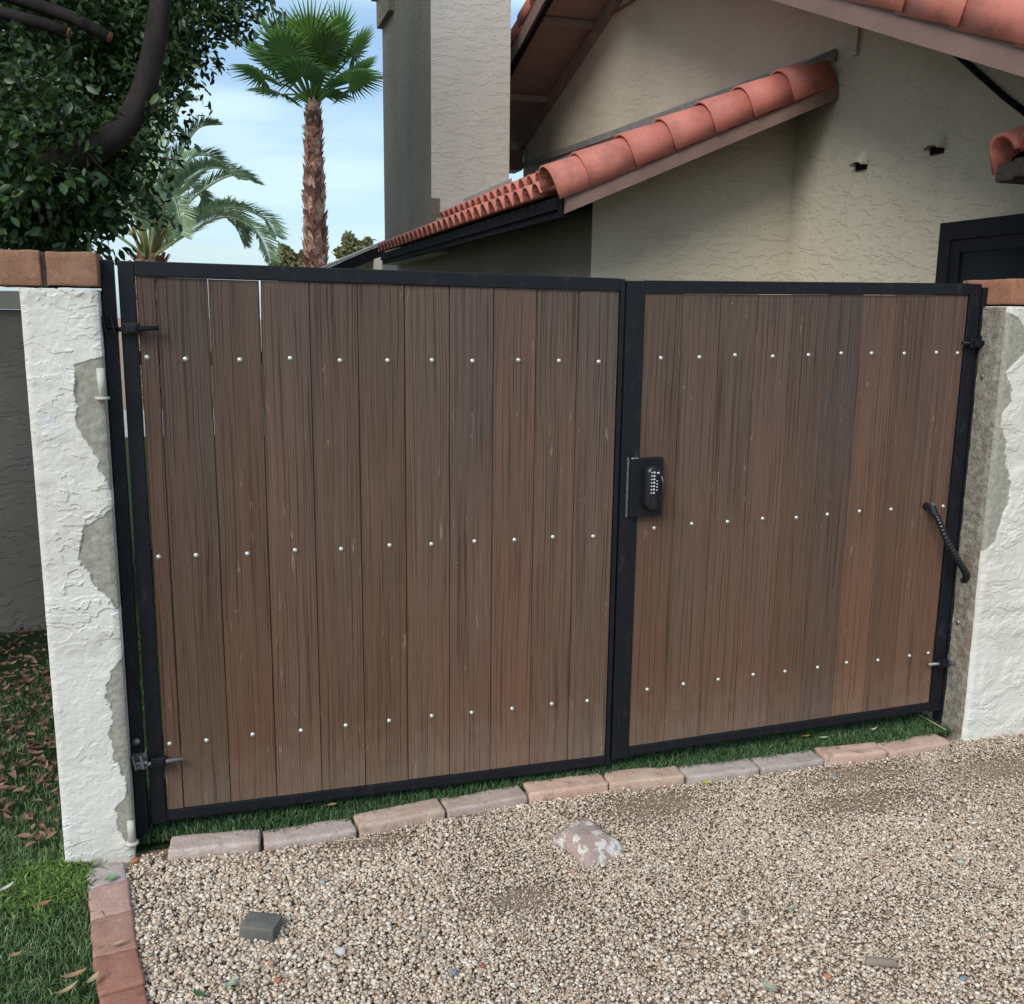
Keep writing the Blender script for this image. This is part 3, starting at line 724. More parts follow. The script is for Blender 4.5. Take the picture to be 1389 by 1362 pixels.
cols = [(.95, .9, .88), (.82, .86, .88), (.93, .92, .9), (.98, .98, .96), (.98, 1, 1), (1, .98, .95), (1.02, 1.02, 1.02), (.96, 1, 1.06), (1.1, 1.04, 1.0), (1.02, 1, .97), (.98, 1.04, 1.08)]
ed = [.0445] + [.095 + .1455 * k for k in range(11)]; ed[-1] = 1.5495
gaps = [0, .0035, 0, .0045, 0, 0, 0, 0, 0, 0, 0]
for k in range(11): LB.append((ed[k], ed[k + 1], gaps[k], random.uniform(0, .0016), tint(*cols[k])))
LS = [.066, .172, .318, .468, .616, .763, .906, 1.048, 1.195, 1.336, 1.477]
lf, lput = leaf('wide gate leaf of eleven brown boards, left of the centre stile', -.003, 1.566, .0435, .0155, -.0095, 0.0, 1.7905, .055, 0, 0, LB, LS)
RB = []
cols = [(1.0, .98, .96), (1.05, 1.03, 1.0), (1.06, 1.05, 1.02), (1.0, 1, 1.02), (1.04, 1.01, .98), (.86, .92, 1.02), (1.18, 1.05, .97), (1.04, 1.0, .98), (1.08, 1.06, 1.08), (1.06, 1.02, 1.02)]
ed = [1.6405, 1.786, 1.932, 2.0775, 2.223, 2.3685, 2.514, 2.6595, 2.792, 2.9375, 2.9795]
for k in range(10): RB.append((ed[k], ed[k + 1], .0015 if k == 2 else 0, random.uniform(0, .0016), tint(*cols[k])))
RS = [1.708, 1.855, 2.002, 2.147, 2.293, 2.43, 2.57, 2.71, 2.86, 2.957]
rf, rput = leaf('narrow gate leaf of brown boards carrying the keypad lock, right of the centre gap', 1.573, 3.032, .066, .0515, .0142, 1.573, 1.7705, .062, 0, 0, RB, RS, skip=((8, 1),))

# hinges: a block on the stile, a threaded bolt and a forked bracket on the post
def hinge(par, put, xb, z, dirn, tip, dark=True):
    """xb: stile centre; dirn +1: post lies to the left"""
    par_t = par
    m = MB(); m.box(xb - .022, xb + .022, -.026, -.001, z - .017, z + .017, .004); m.box(xb - .012, xb + .016, -.034, -.026, z - .010, z + .012, .003)
    h = put(m, 'hinge', M_BLACK)
    xp = xb - dirn * .052
    m = MB(); m.tube([(xp, -.017, z - .004), (tip, -.017, z + .003)], .0068, 10); put(m, 'bolt', M_BLACK if dark else M_STEEL, h, True)
    m = MB()
    for dx in (-.010, .012):
        M = Matrix.Translation((xp - dirn * .006 + dx, -.018, z + .010)) @ Matrix.Rotation(-.18 * dirn, 4, 'Y')
        m.box(-.0028, .0028, -.016, .016, -.022, .024, 0, M)
    m.box(xp - .018, xp + .018, -.006, -.0015, z - .022, z + .03, 0)
    m.tube([(xp - .02, -.018, z + .004), (xp + .02, -.018, z + .004)], .006, 8)
    put(m, 'bracket', M_BLACK if dark else M_STEEL, h)
hinge(lf, lput, .024, 1.600, 1, .100)
hinge(lf, lput, .028, .272, 1, .102, False)
hinge(rf, rput, 3.008, 1.548, -1, 2.952)
hinge(rf, rput, 3.006, .275, -1, 2.936, False)
# welded lock plate and keypad lock on the narrow leaf
m = MB(); m.box(1.601, 1.7225, -.022, .005, .968, 1.172, .002)
lk = rput(m, 'lock_plate', M_BLACK)
m = MB(); m.tube([(1.600, -.021, 1.173), (1.607, -.023, 1.1745), (1.614, -.020, 1.173), (1.621, -.023, 1.1745), (1.628, -.021, 1.173)], [.003, .0042, .003, .0042, .0025], 6); rput(m, 'weld_bead', M_STEEL, lk, True)
m = MB(); m.box(1.594, 1.600, -.006, .01, .966, 1.176, .001); rput(m, 'plate_edge', M_STEEL)
m = MB(); cx, z0, z1, hw = 1.672, .993, 1.152, .0285
prof = []
for (r, y) in ((hw, -.0225), (hw, -.046), (hw - .004, -.054), (hw - .010, -.058)):
    ring = []
    for i in range(9): a = math.pi * i / 8; ring.append((cx + r * math.cos(a), y, z1 - hw + r * math.sin(a)))
    for i in range(9): a = math.pi + math.pi * i / 8; ring.append((cx + r * math.cos(a), y, z0 + hw + r * math.sin(a)))
    prof.append(ring)
n = len(prof[0]); V = sum(prof, []); F = [tuple(range(n)), tuple(range(3 * n, 4 * n))]
for a in range(3):
    for i in range(n): F.append((a * n + i, a * n + (i + 1) % n, (a + 1) * n + (i + 1) % n, (a + 1) * n + i))
m.add(V, F); kp = rput(m, 'keypad_lock', M_PLASTIC)
bsrc = None
for r in range(7):
    for c, xx in enumerate((-.0105, -.001)):
        z = 1.128 - r * .0118
        m = MB(); w = .0036 if c else .0026
        m.tube([(1.672 + xx, -.056, z), (1.672 + xx, -.0615, z)], [w, w * .85], 8); rput(m, 'button', M_BUTTON, kp)
for r in range(4):
    m = MB(); z = 1.098 - r * .0105; m.tube([(1.6825, -.056, z), (1.6825, -.0605, z)], [.0026, .0022], 8); rput(m, 'button', M_BUTTON, kp)
m = MB(); m.box(1.681, 1.690, -.0605, -.056, 1.1235, 1.1285, .001); rput(m, 'button', M_BUTTON, kp)
m = MB(); m.tube([(1.690, -.05, 1.118), (1.696, -.068, 1.112), (1.699, -.074, 1.09), (1.698, -.074, 1.05), (1.694, -.07, 1.03), (1.688, -.055, 1.022)], [.006, .0065, .006, .006, .006, .005], 10); rput(m, 'lock_lever', M_PLASTIC, kp, True)
m = MB(); m.box(1.660, 1.686, -.0625, -.056, 1.012, 1.036, .003); rput(m, 'thumb_turn', M_PLASTIC, kp)

# flexible conduit from the narrow leaf to the wall
cd = thing('flexible_conduit', 'black ribbed flexible conduit looping from the narrow leaf to the wall post', 'conduit', loc=(2.872, 0, .93))
ctrl = [Vector(p) for p in ((2.870, -.028, .938), (2.882, -.052, .905), (2.915, -.075, .82), (2.965, -.085, .745), (3.02, -.075, .685), (3.050, -.05, .652), (3.056, -.03, .640))]
def crom(P, n):
    out = []
    for i in range(len(P) - 1):
        p0 = P[max(i - 1, 0)]; p1 = P[i]; p2 = P[i + 1]; p3 = P[min(i + 2, len(P) - 1)]
        for k in range(n):
            t = k / n
            out.append(0.5 * ((2 * p1) + (p2 - p0) * t + (2 * p0 - 5 * p1 + 4 * p2 - p3) * t * t + (3 * p1 - p0 - 3 * p2 + p3) * t ** 3))
    out.append(P[-1]); return out
pts = crom(ctrl, 26)
rad = [.0140 if (i // 2) % 2 == 0 else .0108 for i in range(len(pts))]
m = MB(); m.tube([p - Vector(cd.location) for p in pts], rad, 10); m.build('ribbed_tube', M_PLASTIC, cd, True)
m = MB()
m.tube([Vector((2.870, .006, .944)) - Vector(cd.location), Vector((2.870, -.03, .944)) - Vector(cd.location)], .015, 8)
m.tube([Vector((2.868, -.026, .950)) - Vector(cd.location), Vector((2.876, -.038, .918)) - Vector(cd.location)], .0165, 8); m.build('end_fitting', M_PLASTIC, cd)
m = MB(); m.tube([Vector((2.866, -.03, .958)) - Vector(cd.location), Vector((2.866, -.042, .958)) - Vector(cd.location)], .006, 8); m.build('fitting_screw', M_STEEL, cd)

# ------------------------------------------------------------------ brick edging under the gate and curb at the left
be = thing('brick_edging', 'row of pinkish grey edging bricks along the front of the gate', 'edging', loc=(1.5, -.11, 0))
ends = [(.045, -.125), (.326, -.158), (.622, -.150), (.922, -.118), (1.222, -.095), (1.526, -.100), (1.816, -.128), (2.118, -.135), (2.392, -.140), (2.66, -.165), (2.965, -.150)]
bcol = [(1.05, 1.05, 1.08), (1.0, 1.02, 1.06), (1.05, .98, .92), (.95, .93, .93), (1.15, .97, .88), (1.1, 1.0, .9), (.92, .96, 1.0), (.85, .9, .95), (1.12, .95, .88), (1.08, .96, .9)]
for k in range(10):
    a = Vector(ends[k]); b = Vector(ends[k + 1]); c = (a + b) / 2; L = (b - a).length - .010
    rz = math.atan2((b - a).y, (b - a).x); yb = .046
    brick('brick', be, c.x - L / 2, c.x + L / 2, c.y + yb - .045, c.y + yb + .045, -.04, .025 + random.uniform(-.005, .004), M_PAVER, (*bcol[k], 1), rz + random.uniform(-.015, .015), random.uniform(-.03, .03))
cb = thing('brick_curb', 'line of red curb bricks between the lawn and the gravel', 'edging', loc=(-.09, -.5, 0))
cpts = [(-.136, -.118), (-.115, -.235), (-.095, -.395), (-.072, -.57), (-.046, -.725), (-.02, -.90), (.008, -1.10), (.04, -1.30), (.07, -1.5), (.1, -1.7)]
ccol = [(.98, 1.06, 1.14), (1.4, 1.75, 2.0), (1.2, 1.35, 1.4), (1.08, 1.02, 1.0), (1.1, 1, .98), (1, 1, 1), (1, 1, 1), (1, 1, 1), (1, 1, 1)]
for k in range(9):
    a = Vector(cpts[k]); b = Vector(cpts[k + 1]); c = (a + b) / 2; L = (b - a).length - .004
    brick('brick', cb, c.x - .055, c.x + .055, c.y - L / 2, c.y + L / 2, -.05, .012 + random.uniform(-.002, .003), M_PAVER if k == 0 else M_CURB, (*ccol[k], 1), math.atan2((b - a).y, (b - a).x) + math.pi / 2)

# ------------------------------------------------------------------ gravel (stuff): real stones
def ico(sub):
    bm = bmesh.new(); bmesh.ops.create_icosphere(bm, subdivisions=sub, radius=1)
    bm.verts.index_update(); V = np.array([v.co[:] for v in bm.verts]); F = np.array([[v.index for v in f.verts] for f in bm.faces]); bm.free(); return V, F
def rotmats(n):
    q = rng.normal(size=(n, 4)); q /= np.linalg.norm(q, axis=1)[:, None]; w, x, y, z = q.T
    return np.stack([1 - 2 * (y * y + z * z), 2 * (x * y - z * w), 2 * (x * z + y * w), 2 * (x * y + z * w), 1 - 2 * (x * x + z * z), 2 * (y * z - x * w), 2 * (x * z - y * w), 2 * (y * z + x * w), 1 - 2 * (x * x + y * y)], -1).reshape(n, 3, 3)
ex = np.array([e[0] for e in ends]); ey = np.array([e[1] for e in ends])
cxs = np.array([c[1] for c in cpts][::-1]); cxx = np.array([c[0] for c in cpts][::-1])
def in_gravel(x, y):
    front = np.where(x > 2.98, -.10, np.interp(x, ex, ey) - .002)
    front = np.where(x > 3.06, -.118, front)
    front = np.where(x < .03, -.075, front)
    left = np.interp(y, cxs, cxx) + .052
    left = np.where(y > -.12, -.03, left)
    return (y < front) & (x > left)
PATCH = [(.66, -.19, .16, .05), (2.45, -.24, .22, .09), (1.62, -.22, .22, .09), (2.35, -.42, .25, .08), (1.0, -.62, .12, .06), (3.0, -.35, .2, .1)]
def bare(x, y):
    b = np.zeros_like(x)
    for px, py, a, c in PATCH:
        b = np.maximum(b, np.exp(-(((x - px) / a) ** 2 + ((y - py) / c) ** 2)))
    return b
PAL = np.array([(.59, .475, .365), (.66, .56, .455), (.50, .375, .28), (.72, .64, .55), (.37, .26, .185), (.44, .37, .315), (.53, .41, .315), (.60, .48, .37), (.29, .205, .15), (.54, .37, .29)])
PW = np.array([.2, .19, .14, .10, .09, .06, .1, .08, .03, .01]); PW /= PW.sum()
def gravel(n, sub, smin, smax, name, zlo, zhi, x0, x1, y0, y1, seed):
    if sub: BV, BF = ico(sub)
    else:
        BV = np.array([(1, 0, 0), (-1, 0, 0), (0, 1, 0), (0, -1, 0), (0, 0, 1), (0, 0, -1)]) * 1.12
        BF = np.array([(0, 2, 4), (2, 1, 4), (1, 3, 4), (3, 0, 4), (2, 0, 5), (1, 2, 5), (3, 1, 5), (0, 3, 5)])
    x = rng.uniform(x0, x1, n); y = rng.uniform(y0, y1, n)
    clump = fbm(x * 3.1, y * 3.1, seed, 3)
    bb = bare(x, y) * (0.6 + .8 * fbm(x * 14, y * 14, seed + 5, 3))
    keep = (y > -(1.02 + .31 * x)) & (x < 3.62) & in_gravel(x, y) & (rng.uniform(size=n) > np.clip(bb * .85, 0, .55))
    x, y, clump, bb = x[keep], y[keep], clump[keep], bb[keep]; n = len(x)
    s = .62 * (smin + (smax - smin) * rng.beta(1.3, 3.0, n) * 1.15) * (.75 + .6 * clump) * (1 - .45 * np.clip(bb, 0, 1)) * np.where((x < .9) & (y < -.15), 1.1, 1.0)
    sc = np.stack([s * rng.uniform(.85, 1.35, n), s * rng.uniform(.75, 1.1, n), s * rng.uniform(.5, .85, n)], -1)
    R = rotmats(n)
    # mostly flat-lying stones
    a = rng.uniform(0, 2 * np.pi, n); tl = rng.normal(0, .35, n)
    Rz = np.zeros((n, 3, 3)); Rz[:, 0, 0] = np.cos(a); Rz[:, 0, 1] = -np.sin(a); Rz[:, 1, 0] = np.sin(a); Rz[:, 1, 1] = np.cos(a); Rz[:, 2, 2] = 1
    Rx = np.zeros((n, 3, 3)); Rx[:, 0, 0] = 1; Rx[:, 1, 1] = np.cos(tl); Rx[:, 1, 2] = -np.sin(tl); Rx[:, 2, 1] = np.sin(tl); Rx[:, 2, 2] = np.cos(tl)
    R = Rz @ Rx
    base = np.broadcast_to(BV, (n, len(BV), 3)) * (1 + rng.normal(0, .15, (n, len(BV), 1)))
    P = np.einsum('nij,nkj->nki', R, base * sc[:, None, :])
    z = -.012 + rng.uniform(zlo, zhi, n) + sc[:, 2] * .5 + .006 * fbm(x * 5, y * 5, 3, 2)
    P = P + np.stack([x, y, z], -1)[:, None, :]
    ci = rng.choice(len(PAL), n, p=PW); c = PAL[ci] * rng.uniform(.82, 1.2, (n, 1)) * np.array([1.0, 1.02, 1.03])
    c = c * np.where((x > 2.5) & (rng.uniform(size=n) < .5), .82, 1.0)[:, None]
    C = np.repeat(c, len(BV), 0)
    F = (BF[None] + (np.arange(n) * len(BV))[:, None, None]).reshape(-1, 3)
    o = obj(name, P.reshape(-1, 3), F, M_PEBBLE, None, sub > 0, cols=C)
    tag(o, 'crushed tan gravel covering the ground before the gate', 'gravel', kind='stuff')
    return o
gravel(165000, 0, .0038, .0105, 'gravel', 0, .006, -.2, 3.9, -1.75, -.05, 5)
gravel(52000, 1, .0050, .0120, 'gravel', .003, .010, -.2, 3.7, -1.7, -.05, 6)

# ------------------------------------------------------------------ turf blades (stuff)
def blades(name, x, y, h0, h1, w, cols, lean=.6, z0=-.006, label=None):
    n = len(x); h = rng.uniform(h0, h1, n); a = rng.uniform(0, 2 * np.pi, n); ln = np.abs(rng.normal(0, lean, n)) * h
    d = np.stack([np.cos(a), np.sin(a)], -1); s = np.stack([-np.sin(a), np.cos(a)], -1)
    a2 = rng.uniform(0, 2 * np.pi, n); s = np.stack([np.cos(a2), np.sin(a2)], -1)
    P = np.zeros((n, 5, 3))
    b = np.stack([x, y], -1)
    P[:, 0, :2] = b - s * w; P[:, 1, :2] = b + s * w
    mid = b + d * (ln * .35)[:, None]; P[:, 2, :2] = mid + s * w * .75; P[:, 3, :2] = mid - s * w * .75
    P[:, 4, :2] = b + d * ln[:, None]
    P[:, 2, 2] = P[:, 3, 2] = h * .6; P[:, 4, 2] = h * np.clip(1 - .25 * (ln / h), .5, 1)
    P[:, :, 2] += z0
    F = np.array([[0, 1, 2], [0, 2, 3], [3, 2, 4]])
    F = (F[None] + (np.arange(n) * 5)[:, None, None]).reshape(-1, 3)
    c = np.array(cols)[rng.integers(0, len(cols), n)] * rng.uniform(.7, 1.25, (n, 1))
    o = obj(name, P.reshape(-1, 3), F, M_BLADE, None, False, cols=np.repeat(c, 5, 0)); tag(o, label, 'grass', kind='stuff'); return o
GC = [(.045, .105, .035), (.06, .13, .045), (.035, .085, .03), (.085, .15, .06), (.10, .15, .08)]
n = 42000; x = rng.uniform(-.03, 3.06, n); y = rng.uniform(-.14, .45, n)
k = (y > np.interp(x, ex, ey) + .055 + .03 * fbm(x * 25, y * 9, 8, 2)) & (y > np.where(x < .04, -.04, -9))
blades('turf', x[k], y[k], .016, .032, .0016, GC, .7, .012, label='strip of green turf between the gate and the edging bricks')
n = 80000; x = rng.uniform(-1.0, .0, n); y = rng.uniform(-1.1, 2.38, n)
left = np.where(y > -.12, -.26, np.interp(y, cxs, cxx) - .058)
k = (x < left) & (x > -1.15 + .32 * np.abs(y))
k &= (rng.uniform(size=n) < np.where(y > .3, .4, 1.0))
GL = [(.12, .20, .075), (.14, .22, .085), (.095, .17, .06), (.20, .26, .13), (.07, .13, .045)]
blades('grass', x[k], y[k], .014, .032, .0015, GL, .8, label='green grass left of the curb and under the tree')
n = 2600; x = rng.normal(-.275, .06, n); y = rng.normal(-.17, .07, n); k = (x < -.17 - .2 * (y + .12)) & (y < -.06)
blades('clover', x[k], y[k], .018, .036, .0038, [(.12, .20, .04), (.17, .26, .06), (.08, .15, .03)], 1.2, label='bright low clover patch beside the left wall end')
n = 9000; x = rng.uniform(-.3, 2.3, n); y = rng.uniform(.45, 4, n)
blades('lawn_grass', x, y, .025, .05, .0025, GC, .7, label='green lawn behind the gate')

# ------------------------------------------------------------------ loose stones, leaves and litter
def hull(name, pts, mat, bev, label, cat, loc, rz=0, cols=None, sub=0, disp=0, group=None):
    bm = bmesh.new()
    for p in pts: bm.verts.new(p)
    bmesh.ops.convex_hull(bm, input=bm.verts[:])
    for v in [v for v in bm.verts if not v.link_faces]: bm.verts.remove(v)
    bmesh.ops.bevel(bm, geom=bm.edges[:], offset=bev, segments=2, profile=.6, affect='EDGES')
    if sub:
        bmesh.ops.triangulate(bm, faces=bm.faces[:])
        for _ in range(sub): bmesh.ops.subdivide_edges(bm, edges=[e for e in bm.edges if e.calc_length() > .012], cuts=1)
        bm.normal_update()
        sd = random.randint(0, 99)
        for v in bm.verts:
            v.co += v.normal * disp * float(fbm(np.array(v.co.x * 30 + v.co.z * 17 + sd), np.array(v.co.y * 30 + v.co.z * 23), sd, 4) - .5)
    me = bpy.data.meshes.new(name); bm.to_mesh(me); bm.free(); me.materials.append(mat)
    me.polygons.foreach_set('use_smooth', [True] * len(me.polygons))
    o = bpy.data.objects.new(name, me); COL.objects.link(o); o.location = loc; o.rotation_euler.z = rz
    return tag(o, label, cat, group)
def m_rock():
    k = NT('pink_rock'); v = k.map((1, 1, 1)); a = k.noise(v, 22, 6, 0.65); f = k.noise(v, 150, 4, 0.65); b = k.noise(v, 11, 4, 0.5)
    c = k.mix(k.rng(b, .35, .65), (.42, .31, .28, 1), (.36, .28, .24, 1))
    c = k.mix(k.rng(a, .49, .57), c, (.68, .64, .60, 1)); c = k.mix(k.rng(f, .6, .75, 0, .5), c, (.25, .22, .2, 1))
    k.set(col=c, rough=.85, spec=.25); k.bump(k.math('ADD', f, a), .006); return k.m
M_ROCK = m_rock()
hull('rock', [(-.095, .075, -.01), (.04, .135, -.01), (.115, -.055, -.01), (.05, -.09, -.01), (-.045, -.105, -.01), (-.085, .08, .03), (.05, .125, .035), (.10, -.045, .030), (-.03, -.085, .040), (-.055, .03, .058), (.03, .09, .058), (.06, -.02, .056)], M_ROCK, .006,
     'flat pinkish rock with white patches lying on the gravel', 'rock', (1.305, -.43, -.008), 0, sub=2, disp=.012)
M_BLOCK = m_plain('dark_concrete', (.15, .148, .135, 1), .85, .25, .35, 14, .002)
hull('concrete_block', [(sx * .048, sy * .036, z) for sx in (-1, 1) for sy in (-1, 1) for z in (-.01, .042)], M_BLOCK, .005, 'small dark grey concrete block lying on the gravel', 'block', (.296, -.578, -.005), -.46, sub=1, disp=.003)
M_STONE = m_plain('brown_stone', (.27, .215, .18, 1), .85, .25, .3, 20, .002)
hull('stone', [(-.042, -.008, 0), (-.04, .012, 0), (.042, -.010, 0), (.044, .008, 0), (-.04, -.006, .014), (-.036, .010, .016), (.036, -.006, .018), (.038, .008, .014)], M_STONE, .003, 'long flat brown stone on the gravel at lower right', 'stone', (1.818, -1.185, .006), -.38, sub=1, disp=.003)
def px_ground(px, py, z=0.0):
    d = RV * ((px - 694.5) / FPX) - UV * ((py - 681) / FPX) + FV
    t = (z - CP.z) / d.z; return CP + d * t
def chip(px, py, col, s, label, cat='stone', z=.004):
    p = px_ground(px, py, .008); r = random.Random(px)
    mat = m_plain('chip', (*col, 1), .8, .3, .25, 60, .001)
    return hull('stone_chip' if cat == 'stone' else cat, [((r.uniform(.6, 1) * math.cos(a)) * s, r.uniform(.6, 1) * math.sin(a) * s * .75, h) for a in [i * 1.05 for i in range(6)] for h in (0, s * r.uniform(.4, .75))], mat, s * .1, label, cat, (p.x, p.y, z), r.uniform(0, 3))
chip(378, 1328, (.42, .15, .10), .013, 'small red stone chip nearest the dark concrete block')
chip(368, 1305, (.45, .24, .19), .012, 'dull pink stone chip just below the dark concrete block')
chip(655, 1309, (.36, .10, .07), .010, 'dark red stone chip at the bottom middle of the gravel')
chip(616, 1318, (.24, .25, .32), .015, 'blue grey stone chip left of the dark red chip')
chip(1122, 1323, (.50, .20, .11), .013, 'orange stone chip left of the long brown stone')
chip(1306, 1327, (.24, .28, .36), .012, 'blue grey stone chip right of the long brown stone')
chip(1132, 1055, (.30, .34, .40), .014, 'pale blue stone just below the edging bricks')
chip(437, 1196, (.36, .38, .40), .014, 'blue grey stone on the gravel near the left edging bricks')
chip(461, 1291, (.60, .56, .55), .019, 'pale pinkish white shard right of the dark concrete block')
chip(1302, 1169, (.45, .50, .44), .013, 'pale greenish stone on the gravel at right')
chip(183, 1166, (.45, .16, .08), .017, 'orange brick fragment at the foot of the left wall end', 'brick_fragment', .0)
chip(776, 1181, (.48, .27, .18), .013, 'tan orange stone beside the pinkish rock')
def leaf_mesh(L, w, curl):
    V = []; n = 6
    for i in range(n + 1):
        t = i / n; ww = w * math.sin(math.pi * min(max(t, .02), .98)) ** .8; xx = (t - .5) * L; zz = curl * L * (t - .5) ** 2 * 2
        V += [(xx, -ww, zz + ww * .35), (xx, 0, zz), (xx, ww, zz + ww * .35)]
    F = []
    for i in range(n):
        a = i * 3; F += [(a, a + 1, a + 4, a + 3), (a + 1, a + 2, a + 5, a + 4)]
    return V, F
def fallen(px, py, col, L, rz, label, z=.012, w=.28, tilt=.1):
    p = px_ground(px, py, z); V, F = leaf_mesh(L, L * w * .5, random.uniform(.1, .5))
    mat = m_plain('leaf', (*col, 1), .55, .35, .3, 50, .0005)
    o = obj('fallen_leaf', V, F, mat, None, True); o.location = (p.x, p.y, z); o.rotation_euler = (random.uniform(-tilt, tilt), random.uniform(-tilt, tilt), rz)
    return tag(o, label, 'leaf', 'fallen leaves')
fallen(150, 1192, (.16, .34, .14), .04, .7, 'green leaf lying on the topmost curb brick', .02, .5)
fallen(1093, 999, (.55, .32, .07), .05, .2, 'golden yellow leaf on the turf below the narrow leaf', .03, .35)
fallen(1117, 1001, (.30, .42, .24), .04, -.3, 'pale green leaf beside the golden yellow leaf', .03, .4)
fallen(1183, 990, (.55, .55, .45), .045, .1, 'whitish leaf on the turf near the right post', .03, .25)
fallen(958, 1062, (.58, .46, .08), .042, .1, 'yellow leaf lying by the edging bricks', .02, .5)
fallen(8, 1205, (.58, .55, .42), .055, .9, 'cream leaf on the lawn at the left edge', .035, .3)
fallen(58, 1227, (.30, .14, .08), .045, .1, 'reddish brown leaf on the lawn below the clover', .035, .45)
fallen(101, 1323, (.36, .20, .12), .06, .2, 'brown leaf on the lawn beside the lowest curb bricks', .035, .3)
fallen(90, 1344, (.42, .30, .17), .06, .6, 'tan leaf near the bottom of the lawn', .035, .28)
fallen(20, 1296, (.34, .20, .12), .035, .1, 'small brown leaf on the lawn left of the curb', .035, .4)
fallen(126, 1328, (.44, .36, .20), .045, 1.0, 'pale yellow leaf at the edge of the curb bricks', .03, .35)
fallen(158, 1281, (.46, .30, .18), .045, .15, 'thin tan leaf on the middle curb brick', .02, .3)
fallen(270, 1349, (.05, .14, .04), .04, -.9, 'dark green leaf on the gravel below the block', .02, .45)
fallen(312, 1336, (.28, .40, .24), .035, .9, 'light green leaf on the gravel just below the block', .02, .5)
fallen(1042, 1340, (.30, .42, .25), .04, -.8, 'pale green leaf on the gravel at the bottom right', .02, .4)
fallen(450, 1092, (.40, .26, .14), .035, .2, 'brown curled leaf on the turf under the wide leaf', .035, .5)
fallen(1072, 1233, (.30, .40, .25), .035, .4, 'faded green leaf in the middle of the right gravel', .02, .4)
def straw(pts, label):
    m = MB(); m.tube([px_ground(*p) for p in pts], .0016, 5); o = m.build('straw', m_plain('straw', (.5, .42, .3, 1), .8), None, True); return tag(o, label, 'straw', 'dry straws')
straw([(455, 1141, .03), (490, 1138, .034), (530, 1136, .03)], 'dry straw lying along the left edging bricks')
straw([(1245, 969, .03), (1262, 978, .034), (1283, 990, .05)], 'dry straw on the turf beside the right post')
# litter of dry leaves under the tree
n = 800; V = []; F = []; C = []
for i in range(n):
    y = random.uniform(.05, 2.35); x = -.30 - random.random() ** 1.3 * .55 - .02 * y
    if y < .5 and random.random() < .45: continue
    L = random.uniform(.026, .058); v, f = leaf_mesh(L, L * random.uniform(.14, .24), random.uniform(-.6, .9))
    M = Matrix.Translation((x, y, random.uniform(.015, .035))) @ Matrix.Rotation(random.uniform(0, 6.28), 4, 'Z') @ Matrix.Rotation(random.uniform(-.5, .5), 4, 'X')
    b = len(V); V += [tuple(M @ Vector(q)) for q in v]; F += [tuple(b + k for k in q) for q in f]
    c = random.choice([(.17, .085, .055), (.21, .115, .07), (.12, .065, .045), (.27, .17, .11)]); C += [c] * len(v)
o = obj('leaf_litter', V, F, M_LITTER, None, True, cols=np.array(C)); tag(o, 'dry brown leaves scattered on the shaded ground by the garden wall', 'leaves', kind='stuff')

# ------------------------------------------------------------------ trees
def dep(px, py, d): return CP + (RV * ((px - 694.5) / FPX) - UV * ((py - 681) / FPX) + FV) * d
# ficus at the left
fic = thing('ficus_tree', 'dense dark green tree overhanging the left wall end', 'tree', loc=(-1.35, 1.75, 0))
f0 = Vector(fic.location)
def fput(m, name, mat, smooth=True): m.v = [tuple(Vector(v) - f0) for v in m.v]; return m.build(name, mat, fic, smooth)
m = MB(); m.tube(crom([Vector(p) for p in ((-1.35, 1.75, -.1), (-1.33, 1.75, .8), (-1.15, 1.74, 1.6), (-.75, 1.72, 2.05), (-.32, 1.71, 2.27), (-.10, 1.70, 2.39), (.0, 1.70, 2.52), (.06, 1.71, 2.68), (.10, 1.72, 2.85), (.13, 1.75, 3.05), (.16, 1.8, 3.4), (.1, 1.9, 3.9))], 5), list(np.interp(np.linspace(0, 1, 56), [0, .3, .5, .75, 1], [.16, .09, .054, .046, .03])), 12)
fput(m, 'trunk', M_BARK)
m = MB(); m.tube([(-1.3, 1.9, 2.2), (-.8, 1.9, 2.95), (-.36, 1.86, 2.86), (-.27, 1.86, 2.835)], [.07, .036, .027, .025], 10); fput(m, 'branch', M_BARK)
m = MB(); m.tube([(-.275, 1.86, 2.836), (-.262, 1.858, 2.832)], .0235, 10); fput(m, 'cut_end', M_CUT)
m = MB(); m.tube([(-1.2, 1.9, 2.6), (-.6, 1.9, 3.0), (-.25, 1.87, 2.90), (-.10, 1.83, 2.825)], [.06, .038, .028, .026], 10); fput(m, 'branch', M_BARK)
m = MB(); m.tube([(-.112, 1.833, 2.831), (-.098, 1.829, 2.824)], .0245, 10); fput(m, 'cut_end', M_CUT)
m = MB(); m.tube([(-1.25, 1.85, 2.2), (-1.2, 2.1, 3.2), (-.8, 2.4, 4.2)], [.1, .07, .04], 8); m.tube([(-1.3, 1.75, 2.0), (-1.8, 1.7, 3.2), (-2.2, 1.8, 4.0)], [.1, .07, .04], 8); fput(m, 'limb', M_BARK)
